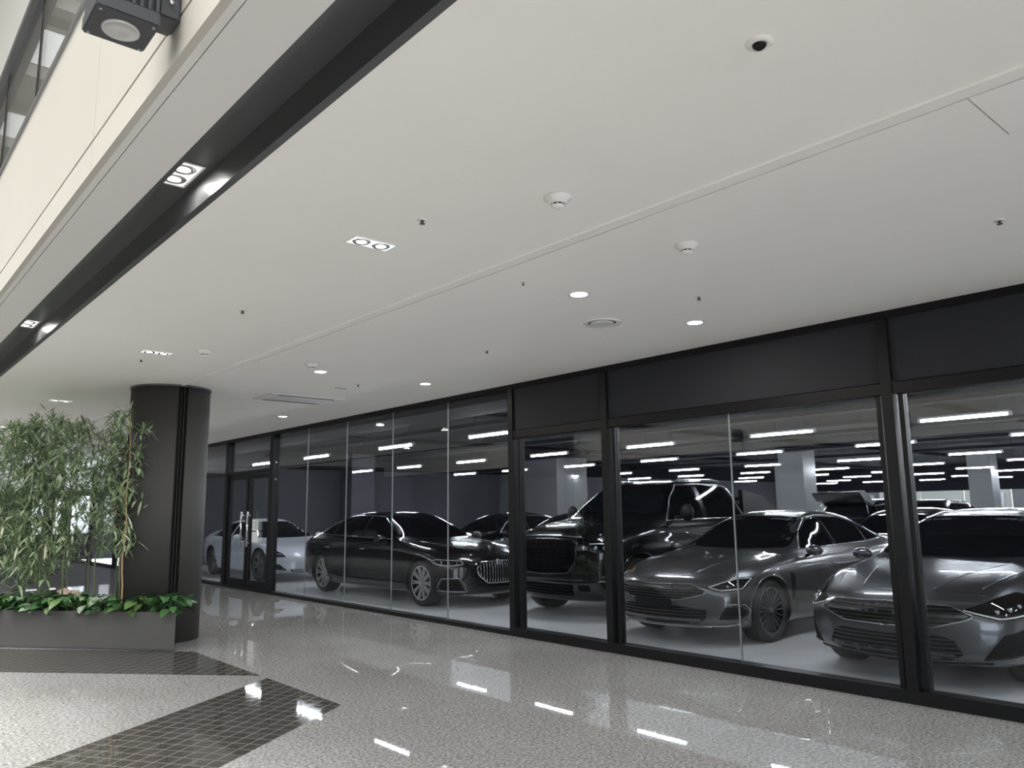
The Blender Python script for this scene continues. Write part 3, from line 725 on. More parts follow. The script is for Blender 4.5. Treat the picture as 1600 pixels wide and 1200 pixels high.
# ================================================================== CARS
def interp(tab, x):
    """smooth monotone interpolation through (x, v) pairs"""
    n = len(tab)
    if x <= tab[0][0]: return tab[0][1]
    if x >= tab[-1][0]: return tab[-1][1]
    d = [(tab[i+1][1]-tab[i][1])/(tab[i+1][0]-tab[i][0]) for i in range(n-1)]
    m = [d[0]]+[0 if d[i-1]*d[i] <= 0 else 2*d[i-1]*d[i]/(d[i-1]+d[i]) for i in range(1, n-1)]+[d[-1]]
    for i in range(n-1):
        if x <= tab[i+1][0]:
            h = tab[i+1][0]-tab[i][0]; t = (x-tab[i][0])/h
            return ((2*t**3-3*t*t+1)*tab[i][1]+(t**3-2*t*t+t)*h*m[i]+(-2*t**3+3*t*t)*tab[i+1][1]+(t**3-t*t)*h*m[i+1])
def bspline(P, n):
    """uniform cubic B-spline through a control polygon whose ends are clamped by reflection; n samples"""
    Q = [2*P[0]-P[1]]+P+[2*P[-1]-P[-2]]; m = len(P)-1; out = []
    for k in range(n):
        u = m*k/(n-1); i = min(m-1, int(u)); t = u-i
        a, b, c, d = Q[i], Q[i+1], Q[i+2], Q[i+3]
        out.append(((1-t)**3*a+(3*t**3-6*t*t+4)*b+(-3*t**3+3*t*t+3*t+1)*c+t**3*d)/6)
    return out
from mathutils import interpolate
NS = 46
def section(S, x):
    w, zs, zt, zb, wr = (interp(S[k], x) for k in ('w', 'zs', 'zt', 'zb', 'wr'))
    dh = zt-zs
    z8 = zs+min(.05, .38*dh); z10 = zt-min(.075, .28*dh)
    y8 = w*S.get('base', .89); wr = min(wr, y8-.03)
    y9 = (y8+wr)/2+.022; z9 = (z8+z10)/2+.01
    P = [(0, zb), (.68*w, zb), (.93*w, zb+.01), (.975*w, zb+.07), (.992*w, zb+.42*(zs-zb)), (1.003*w, zb+.72*(zs-zb)), (.990*w, zs-.055), (.965*w, zs-.004),
         (y8, z8), (y9, z9), (wr, z10), (wr*.86, zt-.012*min(1, dh/.3)), (wr*.5, zt+.006), (0, zt+.012)]
    return bspline([Vector((p[0], p[1])) for p in P], NS)
def warp(S, x, y, z):
    w = S['W']/2; L = S['L']; k = (abs(y)/w)**2.3
    f = math.exp(-(x/.62)**2); r = math.exp(-((L-x)/.6)**2)
    fz = math.exp(-(x/.34)**2); rz = math.exp(-((L-x)/.3)**2)
    return x+S['bow']*k*f+interp(S['nose'], z)*fz-S['bowr']*k*r-interp(S['tail'], z)*rz
def body_mesh(S):
    L = S['L']; xs = []
    x = 0; r = .09
    for k in range(7): xs.append(r*(1-math.cos(PI/2*k/6)))
    n = 70
    for k in range(1, n): xs.append(r+(L-2*r)*k/n)
    for k in range(7): xs.append(L-r*(1-math.cos(PI/2*(6-k)/6)))
    V, F = [], []
    half = []
    for x in xs:
        s = section(S, x); e = min(x, L-x); d = 0
        if e < r: d = r-math.sqrt(max(0, r*r-(r-e)**2))
        zc = .5*(s[0].y+s[-1].y); hh = max(.1, s[-1].y-zc); w = max(p.x for p in s)
        half.append([(p.x*(1-d/w), zc+(p.y-zc)*(1-d/hh)) for p in s])
    ring = 2*(NS-1)
    for i, x in enumerate(xs):
        h = half[i]
        pts = [(y, z) for y, z in h]+[(-y, z) for y, z in h[-2:0:-1]]
        for y, z in pts: V.append((warp(S, x, y, z), y, z))
    N = len(xs)
    for i in range(N-1):
        for j in range(ring):
            a, b = i*ring+j, i*ring+(j+1) % ring; c, d = (i+1)*ring+(j+1) % ring, (i+1)*ring+j
            F.append((a, d, c, b))
    # caps: rows across
    def cap(i, x, flip):
        h = half[i]; M = 20; grid = []
        for j in range(NS):
            y, z = h[j]; row = []
            if j == 0 or j == NS-1: row = [i*ring+(0 if j == 0 else NS-1)]*(M+1)
            else:
                R = i*ring+j; Lf = i*ring+(ring-j)
                row.append(Lf)
                for k in range(1, M):
                    yy = -y+2*y*k/M; V.append((warp(S, x, yy, z), yy, z)); row.append(len(V)-1)
                row.append(R)
            grid.append(row)
        for j in range(NS-1):
            for k in range(M):
                q = [grid[j][k], grid[j][k+1], grid[j+1][k+1], grid[j+1][k]]
                u = []
                for t in q:
                    if t not in u: u.append(t)
                if len(u) >= 3: F.append(tuple(u if not flip else u[::-1]))
    cap(0, 0, True); cap(N-1, L, False)
    me = D.meshes.new('body'); me.from_pydata(V, [], F)
    bm = bmesh.new(); bm.from_mesh(me); bmesh.ops.remove_doubles(bm, verts=bm.verts, dist=1e-5); bmesh.ops.recalc_face_normals(bm, faces=bm.faces); bm.to_mesh(me); bm.free()
    return me

class Proj:
    def __init__(s, S, me): 
        s.S = S; bm = bmesh.new(); bm.from_mesh(me); bm.normal_update(); s.bvh = BVHTree.FromBMesh(bm)
        s.fv = [[(v.co.copy(), v.normal.copy()) for v in f.verts] for f in bm.faces]; bm.free()
    def normal(s, p, off):
        loc, nor, i, _ = s.bvh.find_nearest(p)
        fv = s.fv[i]; w = interpolate.poly_3d_calc([a for a, _ in fv], loc); n = Vector((0, 0, 0))
        for (a, b), k in zip(fv, w): n += b*k
        return n.normalized() if n.length > 1e-6 else nor
    def hit(s, o, d, off):
        loc, nor, _, _ = s.bvh.ray_cast(Vector(o), Vector(d))
        if loc is None: return None
        if nor.dot(Vector(d)) > 0: nor = -nor
        return loc+nor*off
    def on(s, view, p, off=.004, side=1):
        """view: f front (y,z), r rear (y,z), s side (x,z), t top (x,y), c corner (u,z)"""
        a, b = p
        if view == 'f': o, d = (-1, a*side, b), (1, 0, 0)
        elif view == 'r': o, d = (9, a*side, b), (-1, 0, 0)
        elif view == 's': o, d = (a, 3*side, b), (0, -side, 0)
        elif view == 't': o, d = (a, b*side, 4), (0, 0, -1)
        elif view == 'c':   # looks in from the front corner
            U = Vector((.64, .768*side, 0)); dd = Vector((.768, -.64*side, 0)); q = U*a-dd*2.5; o, d = (q.x, q.y, b), dd
        elif view == 'e':   # looks in from the rear corner
            U = Vector((-.64, .768*side, 0)); dd = Vector((-.768, -.64*side, 0)); q = Vector((s.S['L'], 0, 0))+U*a-dd*2.5; o, d = (q.x, q.y, b), dd
        return s.hit(o, d, off)
def densify(poly, st, closed=True):
    out = []; n = len(poly)
    for i in range(n if closed else n-1):
        a, b = Vector(poly[i]), Vector(poly[(i+1) % n]); m = max(1, int((b-a).length/st))
        for k in range(m): out.append(tuple(a.lerp(b, k/m)))
    if not closed: out.append(tuple(poly[-1]))
    return out
def rounded(poly, r=.03, seg=3):
    out = []; n = len(poly)
    for i in range(n):
        a, b, c = Vector(poly[i-1]), Vector(poly[i]), Vector(poly[(i+1) % n])
        u = (a-b); v = (c-b); rr = min(r, .4*u.length, .4*v.length); p = b+u.normalized()*rr; q = b+v.normalized()*rr
        for k in range(seg+1):
            t = k/seg; out.append(tuple((1-t)**2*p+2*t*(1-t)*b+t*t*q))
    return out
def patch(P, name, view, poly, m, parent, off=.004, side=1, st=.05, rnd=.02, skirt=.02):
    if rnd: poly = rounded(poly, rnd)
    ed = densify(poly, st); pts = [Vector(p) for p in ed]; n = len(pts)
    x0, x1 = min(p.x for p in pts), max(p.x for p in pts); y0, y1 = min(p.y for p in pts), max(p.y for p in pts)
    def inside(q):
        c = False; j = n-1
        for i in range(n):
            a, b = pts[i], pts[j]
            if (a.y > q.y) != (b.y > q.y) and q.x < (b.x-a.x)*(q.y-a.y)/(b.y-a.y)+a.x: c = not c
            j = i
        return c
    g = []
    x = x0+st*.5
    while x < x1:
        y = y0+st*.5
        while y < y1:
            q = Vector((x, y))
            if inside(q) and min((q-p).length for p in pts) > st*.45: g.append(q)
            y += st
        x += st
    vs_, es, fs, *_ = geometry.delaunay_2d_cdt(pts+g, [], [list(range(n))], 1, 1e-6)
    V = []; ok = {}
    for i, v in enumerate(vs_):
        h = P.on(view, (v.x, v.y), off, side)
        if h is not None: ok[i] = len(V); V.append(h)
    F = [tuple(ok[i] for i in f) for f in fs if all(i in ok for i in f)]
    if not F: print('patch missed', name); return None
    bm = bmesh.new(); bv = [bm.verts.new(v) for v in V]
    for f in F:
        try: bm.faces.new([bv[i] for i in f]).smooth = True
        except ValueError: pass
    bmesh.ops.recalc_face_normals(bm, faces=bm.faces)
    # orientation: outwards
    o = {'f': (1, 0, 0), 'r': (-1, 0, 0), 's': (0, -side, 0), 't': (0, 0, -1), 'c': (.768, -.64*side, 0), 'e': (-.768, -.64*side, 0)}[view]
    tot = sum(f.normal.dot(Vector(o))*f.calc_area() for f in bm.faces)
    if tot > 0: bmesh.ops.reverse_faces(bm, faces=bm.faces)
    bm.normal_update()
    if skirt:
        be = [e for e in bm.edges if len(e.link_faces) == 1]
        r = bmesh.ops.extrude_edge_only(bm, edges=be)
        nv = [g_ for g_ in r['geom'] if isinstance(g_, bmesh.types.BMVert)]
        for v in nv: v.co += Vector(o)*skirt
        for f in bm.faces:
            if any(v in nv for v in f.verts): f.smooth = False
    o_ = link(name, bm, m, parent)
    me_ = o_.data; me_.normals_split_custom_set_from_vertices([P.normal(v.co, off) for v in me_.vertices])
    return o_
def line(P, name, view, pts, r, m, parent, off=.004, side=1, closed=False, seg=6, st=.04, r_end=None):
    q = [P.on(view, p, off, side) for p in densify(pts, st, closed)]
    q = [v for v in q if v is not None]
    if len(q) < 2: print('line missed', name); return None
    bm = bmesh.new(); tube(bm, q, r, seg, closed, r_end); return link(name, bm, m, parent)
def lines(P, name, view, ll, r, m, parent, off=.004, side=1, seg=5):
    for pts in ll:
        q = [P.on(view, p, off, side) for p in densify(pts, .06, False)]; q = [v for v in q if v is not None]
        if len(q) > 1: bm = bmesh.new(); tube(bm, q, r, seg); link(name, bm, m, parent)
def scan_h(poly, zs_, pad=.0):
    """horizontal segments of a polygon at the given heights"""
    out = []
    for z in zs_:
        xs = []; n = len(poly)
        for i in range(n):
            a, b = poly[i], poly[(i+1) % n]
            if (a[1] > z) != (b[1] > z): xs.append(a[0]+(b[0]-a[0])*(z-a[1])/(b[1]-a[1]))
        xs.sort()
        for i in range(0, len(xs)-1, 2):
            if xs[i+1]-xs[i] > .06: out.append([(xs[i]+pad, z), (xs[i+1]-pad, z)])
    return out
def scan_v(poly, ys):
    sw = [(b, a) for a, b in poly]
    return [[(q, p) for p, q in seg] for seg in scan_h(sw, ys)]
def mir(poly): return [(-y, z) for y, z in poly[::-1]]

def paint(name, col, metal=.0, rough=.3, coat=1.):
    m = mat(name, col, rough, metal, spec=.15, coat=coat, coat_rough=.015); return m
PT_black = paint('paint_black', (.004, .004, .005), 0, .25)
PT_gray = paint('paint_graphite', (.118, .118, .120), .7, .28)
PT_gray2 = paint('paint_dark_graphite', (.092, .095, .102), .7, .28)
PT_white = paint('paint_white', (.62, .64, .70), 0, .3)
M_cglass = mat('car_glass', (.006, .006, .008), .03, spec=.6, coat=.3)
M_tire = mat('tire_rubber', (.012, .012, .012), .75)
M_rim_s = mat('rim_silver', (.52, .51, .50), .3, metal=.45)
M_rim_d = mat('rim_dark', (.13, .13, .135), .3, metal=.5)
M_disc = mat('brake_steel', (.05, .05, .05), .5, metal=.5)
M_lamp = mat('lamp_black_glass', (.006, .006, .007), .04, spec=.3, coat=.4)
M_drl = mat('lamp_strip', (.75, .77, .8), .2, metal=.3)
M_amber = mat('amber_marker', (.55, .24, .10), .3)
M_red = mat('tail_lamp_red', (.10, .004, .006), .12, coat=.5)
M_grille = mat('grille_black', (.004, .004, .005), .8, spec=.08)
M_bar = mat('grille_bar', (.035, .035, .038), .4, spec=.3)
M_satin = mat('satin_trim', (.45, .46, .48), .22, metal=1)
M_well = mat('wheel_well', (.003, .003, .003), .9)

def wheel(parent, x, y, side, R, kind):
    """kind: (spoke count, twin, rim radius, material)"""
    n, twin_, rr, rm = kind
    wd = .235 if R < .4 else .28
    key = ('whl', n, twin_, rr, R)
    out = side
    if key not in WH:
        s = 1   # built with the outer face towards +y
        bm = bmesh.new()
        lathe(bm, [(rr-.016, -.006), (rr-.012, .0), (rr+.006, -.002), (rr+.004, -.02)], 44, axis='y')
        lathe(bm, [(rr-.016, -.006), (rr-.02, -.05), (rr-.03, -wd+.02), (rr, -wd)], 44, axis='y', mi=1)
        lathe(bm, [(rr-.02, -.078), (.03, -.078)], 32, axis='y', mi=1)
        lathe(bm, [(rr*.30, -.012), (rr*.30, -.06), (.02, -.06)], 24, axis='y')
        for k in range(n):
            a0 = 2*PI*k/n
            for da in ((-twin_, twin_) if twin_ else (0,)):
                h = .0065 if n > 15 else .0095 if n > 8 else .02
                if n <= 5: h = .030
                ia, oa = a0+da*.35, a0+da*1.0
                pi_ = (rr*.16, ia); po = (rr-.008, oa)
                q = []
                for (r_, a_), hw, z in ((pi_, h*1.1, -.020), (po, h*.85, -.004)):
                    c = Vector((r_*math.cos(a_), 0, r_*math.sin(a_))); t = Vector((-math.sin(a_), 0, math.cos(a_)))
                    q.append([c-t*hw+Vector((0, z, 0)), c+t*hw+Vector((0, z, 0)), c+t*hw*.8+Vector((0, z-.035, 0)), c-t*hw*.8+Vector((0, z-.035, 0))])
                A = [bm.verts.new(v) for v in q[0]]; B = [bm.verts.new(v) for v in q[1]]
                for i in range(4): bm.faces.new((A[i], A[(i+1) % 4], B[(i+1) % 4], B[i]))
        bmesh.ops.recalc_face_normals(bm, faces=bm.faces)
        rim = D.meshes.new('wheel'); bm.to_mesh(rim); bm.free(); rim.materials.append(rm); rim.materials.append(M_grille)
        bm = bmesh.new()
        lathe(bm, [(rr+.003, -.012), (rr+.012, .004), (rr+.03, .012), (R-.035, .010), (R-.012, -.004), (R, -.03), (R, -wd/2), (R, -wd+.03), (R-.012, -wd+.002), (rr, -wd)], 48, axis='y')
        bmesh.ops.recalc_face_normals(bm, faces=bm.faces)
        tm = D.meshes.new('tire'); bm.to_mesh(tm); bm.free(); tm.materials.append(M_tire)
        bm = bmesh.new(); lathe(bm, [(.001, -.075), (rr*.72, -.075), (rr*.72, -.10), (.001, -.10)], 32, axis='y'); bx(bm, rr*.4, rr*.8, -.13, -.06, -.06, .06)
        bmesh.ops.recalc_face_normals(bm, faces=bm.faces)
        dm = D.meshes.new('brake_disc'); bm.to_mesh(dm); bm.free(); dm.materials.append(M_disc)
        bm = bmesh.new(); lathe(bm, [(.001, .002), (.03, .0), (.034, -.008), (.034, -.03)], 20, axis='y')
        for k in range(5): lathe(bm, [(.008, -.012), (.008, -.03)], 8, axis='y', c=(.055*math.cos(k*2*PI/5), 0, .055*math.sin(k*2*PI/5)))
        bmesh.ops.recalc_face_normals(bm, faces=bm.faces)
        hm = D.meshes.new('hub_cap'); bm.to_mesh(hm); bm.free(); hm.materials.append(rm)
        WH[key] = (rim, tm, dm, hm)
    rim, tm, dm, hm = WH[key]
    o = link('wheel', rim, None, parent, (x, y, R)); o.rotation_euler = (0, 0, 0 if side > 0 else PI)
    link('tire', tm, None, o); link('brake_disc', dm, None, o); link('hub_cap', hm, None, o)
    return o
WH = {}

def build_car(S, name, pos, rz, label, group=None):
    """S: spec; local x runs from the nose to the tail, origin below the middle of the nose; rz turns +x to the tail direction"""
    root = empty(name, (pos[0], pos[1], 0), rz); tag(root, label, S.get('cat', 'car'), group)
    me = body_mesh(S); P = Proj(S, me)
    paintm = S['paint']; me.materials.append(paintm); me.materials.append(M_well)
    body = link('body', me, None, root)
    R = S['R']; L = S['L']
    ax = (S['fa'], S['fa']+S['wb']); wy = []
    for x in ax:
        h = P.on('s', (x+R+.09, R), 0); wy.append(h.y-.012 if h else S['W']/2-.03)
    cb = bmesh.new()
    for x, yy in zip(ax, wy):
        for sd in (1, -1):
            r_ = R+S.get('gap', .045)
            y0, y1 = yy-.33, yy+.3
            pr = [(.001, y0), (r_, y0), (r_, y1), (.001, y1)]
            b0 = len(cb.verts)
            lathe(cb, [(rr_, hh*sd) for rr_, hh in pr], 40, c=(x, 0, R), axis='y', mi=1)
    bmesh.ops.remove_doubles(cb, verts=cb.verts, dist=1e-4); bmesh.ops.recalc_face_normals(cb, faces=cb.faces)
    cme = D.meshes.new('cut'); cb.to_mesh(cme); cb.free(); cme.materials.append(paintm); cme.materials.append(M_well)
    co = D.objects.new('cut', cme); C.objects.link(co); co.parent = root
    md = body.modifiers.new('b', 'BOOLEAN'); md.operation = 'DIFFERENCE'; md.object = co; md.solver = 'EXACT'
    bpy.context.view_layer.update()
    dg = bpy.context.evaluated_depsgraph_get(); nm = D.meshes.new_from_object(body.evaluated_get(dg)); nm.name = 'body'
    body.modifiers.clear(); body.data = nm; D.objects.remove(co)
    nm.polygons.foreach_set('use_smooth', [True]*len(nm.polygons)); nm.set_sharp_from_angle(angle=math.radians(38))
    # arch lips
    for sd in (1, -1):
        for x in ax:
            r_ = R+S.get('gap', .045)+.004
            pts = [(x+r_*math.cos(a), R+r_*math.sin(a)) for a in [math.radians(-14+208*k/26) for k in range(27)]]
            line(P, 'arch_lip', 's', [p for p in pts if p[1] > interp(S['zb'], p[0])+.04], .011, S.get('arch', paintm), root, 0, sd)
    for x, yy in zip(ax, wy):
        for sd in (1, -1): wheel(root, x, yy*sd, sd, R, S['rim'])
    # glass
    g = S['glass']
    patch(P, 'windscreen', 'f', g['front'], M_cglass, root, .004, st=.07, rnd=.04)
    patch(P, 'rear_window', 'r', g['rear'], M_cglass, root, .004, st=.07, rnd=.04)
    for sd in (1, -1):
        for q in g['side']: patch(P, 'side_window', 's', q, M_cglass, root, .005, sd, st=.06, rnd=.015)
        if g.get('dlo'): line(P, 'window_trim', 's', g['dlo'], .009 if S.get('chrome') else .007, M_chrome if S.get('chrome') else M_satin if S.get('satin') else M_bplast, root, .006, sd, closed=True)
        for q in g.get('pillars', []): line(P, 'window_pillar', 's', q, .012, M_bplast, root, .007, sd)
        # doors and handles
        for q in S['doors']:
            dd = patch(P, 'door', 's', q, paintm, root, .0035, sd, st=.07, rnd=.05, skirt=.012)
            if dd:
                xm = max(p[0] for p in q)-.22; zz = S['handle']
                h = P.on('s', (xm, zz), .022, sd); h2 = P.on('s', (xm+.16, zz), .022, sd)
                if h and h2:
                    bm = bmesh.new(); e = Vector((0, -.02*sd, 0)); tube(bm, [h+e, h, h.lerp(h2, .5), h2, h2+e], .010, 8); link('door_handle', bm, M_chrome if S.get('chrome') else paintm, dd)
        # mirror
        mx, my, mz = S['mirror']; w = .095
        mo = bmesh.new(); bmesh.ops.create_uvsphere(mo, u_segments=18, v_segments=12, radius=1)
        for v in mo.verts:
            v.co = Vector((mx+v.co.x*.085*(1 if v.co.x < 0 else .45), sd*(my+v.co.y*S.get('mw', .11)), mz+v.co.z*S.get('mh', .065)))
        for f in mo.faces: f.smooth = True
        mr = link('door_mirror', mo, S.get('mirror_paint', paintm), root)
        bm = bmesh.new(); hb = P.on('s', (mx+.02, mz-.07), -.01, sd)
        if hb: tube(bm, [hb, Vector((mx+.01, sd*(my-.04), mz-.03))], .02, 8); link('mirror_arm', bm, M_bplast, mr)
        bm = bmesh.new(); disc(bm, 1, (0, 0, 0), 20, 'x')
        for v in bm.verts: v.co = Vector((mx+.040, sd*(my+v.co.y*S.get('mw', .11)*.8), mz+v.co.z*S.get('mh', .065)*.8))
        link('mirror_glass', bm, M_chrome, mr)
        # lamps
        lp = S['lamp']; hl = patch(P, 'headlight', 'c', lp['poly'], M_lamp, root, .005, sd, st=.035, rnd=.012)
        if hl:
            line(P, 'lamp_strip', 'c', lp['drl'], lp.get('dr', .007), M_drl, hl, .008, sd, closed=lp.get('closed', False))
            for (u, z, r_) in lp.get('proj', []):
                h = P.on('c', (u, z), .0, sd)
                if h:
                    bm = bmesh.new(); bmesh.ops.create_uvsphere(bm, u_segments=12, v_segments=8, radius=r_, matrix=Matrix.Translation(h)); link('projector', bm, M_satin, hl, smooth=True)
            if lp.get('amber'): patch(P, 'amber_marker', 'c', lp['amber'], M_amber, hl, .011, sd, st=.03, rnd=.006, skirt=.005)
        patch(P, 'tail_lamp', 'e', S['tail_poly'], M_red, root, .005, sd, st=.05)
        if S.get('sill'): line(P, 'sill_trim', 's', S['sill'], .009, M_satin, root, .004, sd)
        for q in S.get('side_lines', []): line(P, 'body_crease', 's', q, .006, paintm, root, .0, sd)
        if S.get('vent'): patch(P, 'fender_vent', 's', S['vent'], M_grille, root, .005, sd, st=.04)
        for (nm_, view, poly, m_, off) in S.get('side_patches', []): 
            patch(P, nm_, view, poly, m_, root, off, sd, st=.04)
        for (nm_, view, pl, r_, m_) in S.get('side_strips', []): line(P, nm_, view, pl, r_, m_, root, .007, sd)
    # front
    for gr in S['grilles']:
        poly = gr['poly']; full = poly+mir(poly) if gr.get('mirror', True) else poly
        gg = patch(P, gr.get('name', 'grille'), 'f', full, M_grille, root, .003, st=.05, rnd=.02)
        if gr.get('bars'): lines(P, 'grille_bar', 'f', scan_h(full, gr['bars']), gr.get('br', .006), gr.get('bm', M_bar), gg, .006)
        if gr.get('vbars'): lines(P, 'grille_bar', 'f', scan_v(full, gr['vbars']), gr.get('br', .008), gr.get('bm', M_chrome), gg, .012)
        if gr.get('rim'): line(P, 'grille_surround', 'f', rounded(full, .02), gr['rim'], gr.get('rm', M_satin), gg, .006, closed=True)
    for (nm_, view, pl, r_, m_) in S.get('strips', []): line(P, nm_, view, pl, r_, m_, root, .004)
    if S.get('plate'): 
        y, z0, z1 = S['plate']; patch(P, 'number_plate', 'f', [(-y, z0), (y, z0), (y, z1), (-y, z1)], M_bplast, root, .018, st=.06, rnd=.01)
    # bonnet panel
    if S.get('hood'): patch(P, 'bonnet', 't', S['hood']+[(x, -y) for x, y in S['hood'][::-1]], paintm, root, .003, st=.09, rnd=.03, skirt=.01)
    if S.get('hood_lines'):
        for sd in (1, -1):
            for q in S['hood_lines']: line(P, 'bonnet_crease', 't', q, .007, paintm, root, .0, sd)
    if S.get('roof_dark'): patch(P, 'roof_panel', 't', S['roof_dark'], M_cglass, root, .004, st=.1, rnd=.05)
    if S.get('extra'): S['extra'](root, P)
    return root

# ---------- saloon: the two graphite cars
def saloon(paintm, rim, variant):
    S = dict(L=4.90, W=1.88, R=.345, fa=1.0, wb=2.80, bow=.42, bowr=.28, paint=paintm, rim=rim, satin=True,
      w=[(0, .86), (.5, .905), (1.1, .935), (2.5, .935), (3.9, .935), (4.5, .90), (4.9, .82)],
      zs=[(0, .64), (.35, .73), (.9, .84), (1.6, .905), (2.8, .94), (4.0, .98), (4.6, .96), (4.9, .86)],
      zt=[(0, .67), (.12, .745), (.35, .81), (.8, .895), (1.3, .955), (1.52, .99), (2.0, 1.235), (2.35, 1.385), (2.7, 1.445), (3.05, 1.455), (3.5, 1.415), (3.9, 1.31), (4.4, 1.11), (4.7, 1.05), (4.9, .95)],
      zb=[(0, .22), (.3, .17), (.9, .16), (4.0, .17), (4.5, .22), (4.9, .34)],
      wr=[(0, .60), (.8, .70), (1.5, .74), (2.0, .68), (2.4, .60), (3.1, .575), (3.8, .60), (4.4, .68), (4.9, .62)],
      nose=[(.15, .045), (.3, .005), (.45, .0), (.6, .015), (.72, .06), (.85, .12)], tail=[(.3, .03), (.6, 0), (.9, .0), (1.1, .05)],
      doors=[[(1.52, .30), (2.62, .28), (2.62, .87), (1.62, .84)], [(2.64, .28), (3.42, .30), (3.62, .60), (3.62, .91), (2.64, .87)]], handle=.80,
      mirror=(1.83, 1.02, .985), hood=[(.22, .0), (.22, .35), (.42, .66), (1.42, .79), (1.46, 0)], tail_poly=[(.50, .78), (1.0, .80), (1.0, .92), (.50, .90)])
    S['glass'] = dict(front=[(-.74, 1.015), (-.3, 1.0), (.3, 1.0), (.74, 1.015), (.60, 1.36), (.3, 1.385), (-.3, 1.385), (-.60, 1.36)],
      rear=[(-.64, 1.13), (.64, 1.13), (.56, 1.34), (-.56, 1.34)],
      side=[[(1.86, 1.0), (2.66, 1.02), (2.68, 1.36), (2.44, 1.335), (2.12, 1.20)], [(2.73, 1.02), (3.55, 1.045), (3.60, 1.28), (3.30, 1.355), (2.74, 1.37)], [(3.60, 1.05), (3.98, 1.075), (3.63, 1.27)]],
      dlo=[(1.80, .99), (2.66, 1.01), (3.6, 1.035), (4.06, 1.07), (3.62, 1.30), (3.30, 1.375), (2.72, 1.39), (2.42, 1.355), (2.10, 1.21)], pillars=[[(2.70, 1.02), (2.71, 1.37)]])
    S['hood_lines'] = [[(.30, .38), (.8, .50), (1.4, .62)]]
    S['side_lines'] = [[(.95, .78), (1.6, .80), (2.8, .83), (4.0, .88)]]
    if variant == 1:
        S['lamp'] = dict(poly=[(.58, .630), (.72, .590), (1.00, .605), (1.13, .735), (.98, .735), (.78, .695)], drl=[(.61, .634), (.74, .604), (.98, .620), (1.10, .722), (.95, .720), (.76, .680)], closed=True, proj=[(.82, .648, .018), (.93, .662, .018)], dr=.006)
        S['grilles'] = [dict(poly=[(0, .475), (.35, .50), (.58, .56), (.62, .60), (.45, .665), (0, .655)], bars=[.50, .53, .56, .59, .62, .645], rim=.007, br=.005),
                        dict(name='lower_intake', poly=[(0, .235), (.50, .245), (.60, .30), (.62, .40), (.35, .43), (0, .43)], bars=[.27, .305, .34, .375, .405], br=.005)]
        for gr in S['grilles']: gr['poly'] = gr['poly']
        S['plate'] = (.25, .40, .50)
        S['side_patches'] = [('side_intake', 'c', [(.70, .30), (.98, .30), (1.02, .37), (.96, .43), (.78, .43)], M_bplast, .004)]
        S['side_strips'] = [('intake_trim', 'c', [(.50, .225), (.80, .235), (1.02, .27), (1.06, .38), (1.0, .455), (.80, .46)], .008, M_satin)]
        S['strips'] = [('lip_trim', 'f', [(-.62, .215), (0, .205), (.62, .215)], .009, M_satin)]
        S['vent'] = [(1.42, .44), (1.47, .44), (1.50, .72), (1.40, .76)]
    else:
        S['lamp'] = dict(poly=[(.52, .640), (.80, .570), (1.08, .585), (1.20, .74), (1.05, .775), (.86, .735)], drl=[(.55, .642), (.80, .584), (1.05, .598), (1.13, .70)], proj=[(.80, .635, .022), (.91, .65, .022), (1.02, .67, .02)], dr=.007)
        S['grilles'] = [dict(poly=[(0, .50), (.38, .51), (.60, .575), (.64, .60), (.48, .675), (0, .69)], bars=[.53, .56, .59, .62, .65], rim=.009, br=.0045, rm=M_satin),
                        dict(name='lower_intake', poly=[(0, .245), (.46, .25), (.56, .30), (.50, .42), (.40, .445), (0, .435)], bars=[.28, .315, .35, .385, .415], br=.006, bm=M_bar)]
        S['side_patches'] = [('side_intake', 'c', [(.66, .28), (1.0, .30), (1.08, .38), (1.05, .49), (.82, .46)], M_grille, .004)]
        S['side_strips'] = [('intake_trim', 'c', [(.66, .27), (1.0, .29), (1.10, .38), (1.07, .50)], .006, M_bplast)]
        S['strips'] = [('lip_trim', 'f', [(-.72, .235), (0, .215), (.72, .235)], .010, M_bplast)]
        S['hood_lines'] = [[(.30, .30), (.8, .42), (1.4, .58)], [(.5, .62), (.95, .74), (1.4, .78)]]
    return S
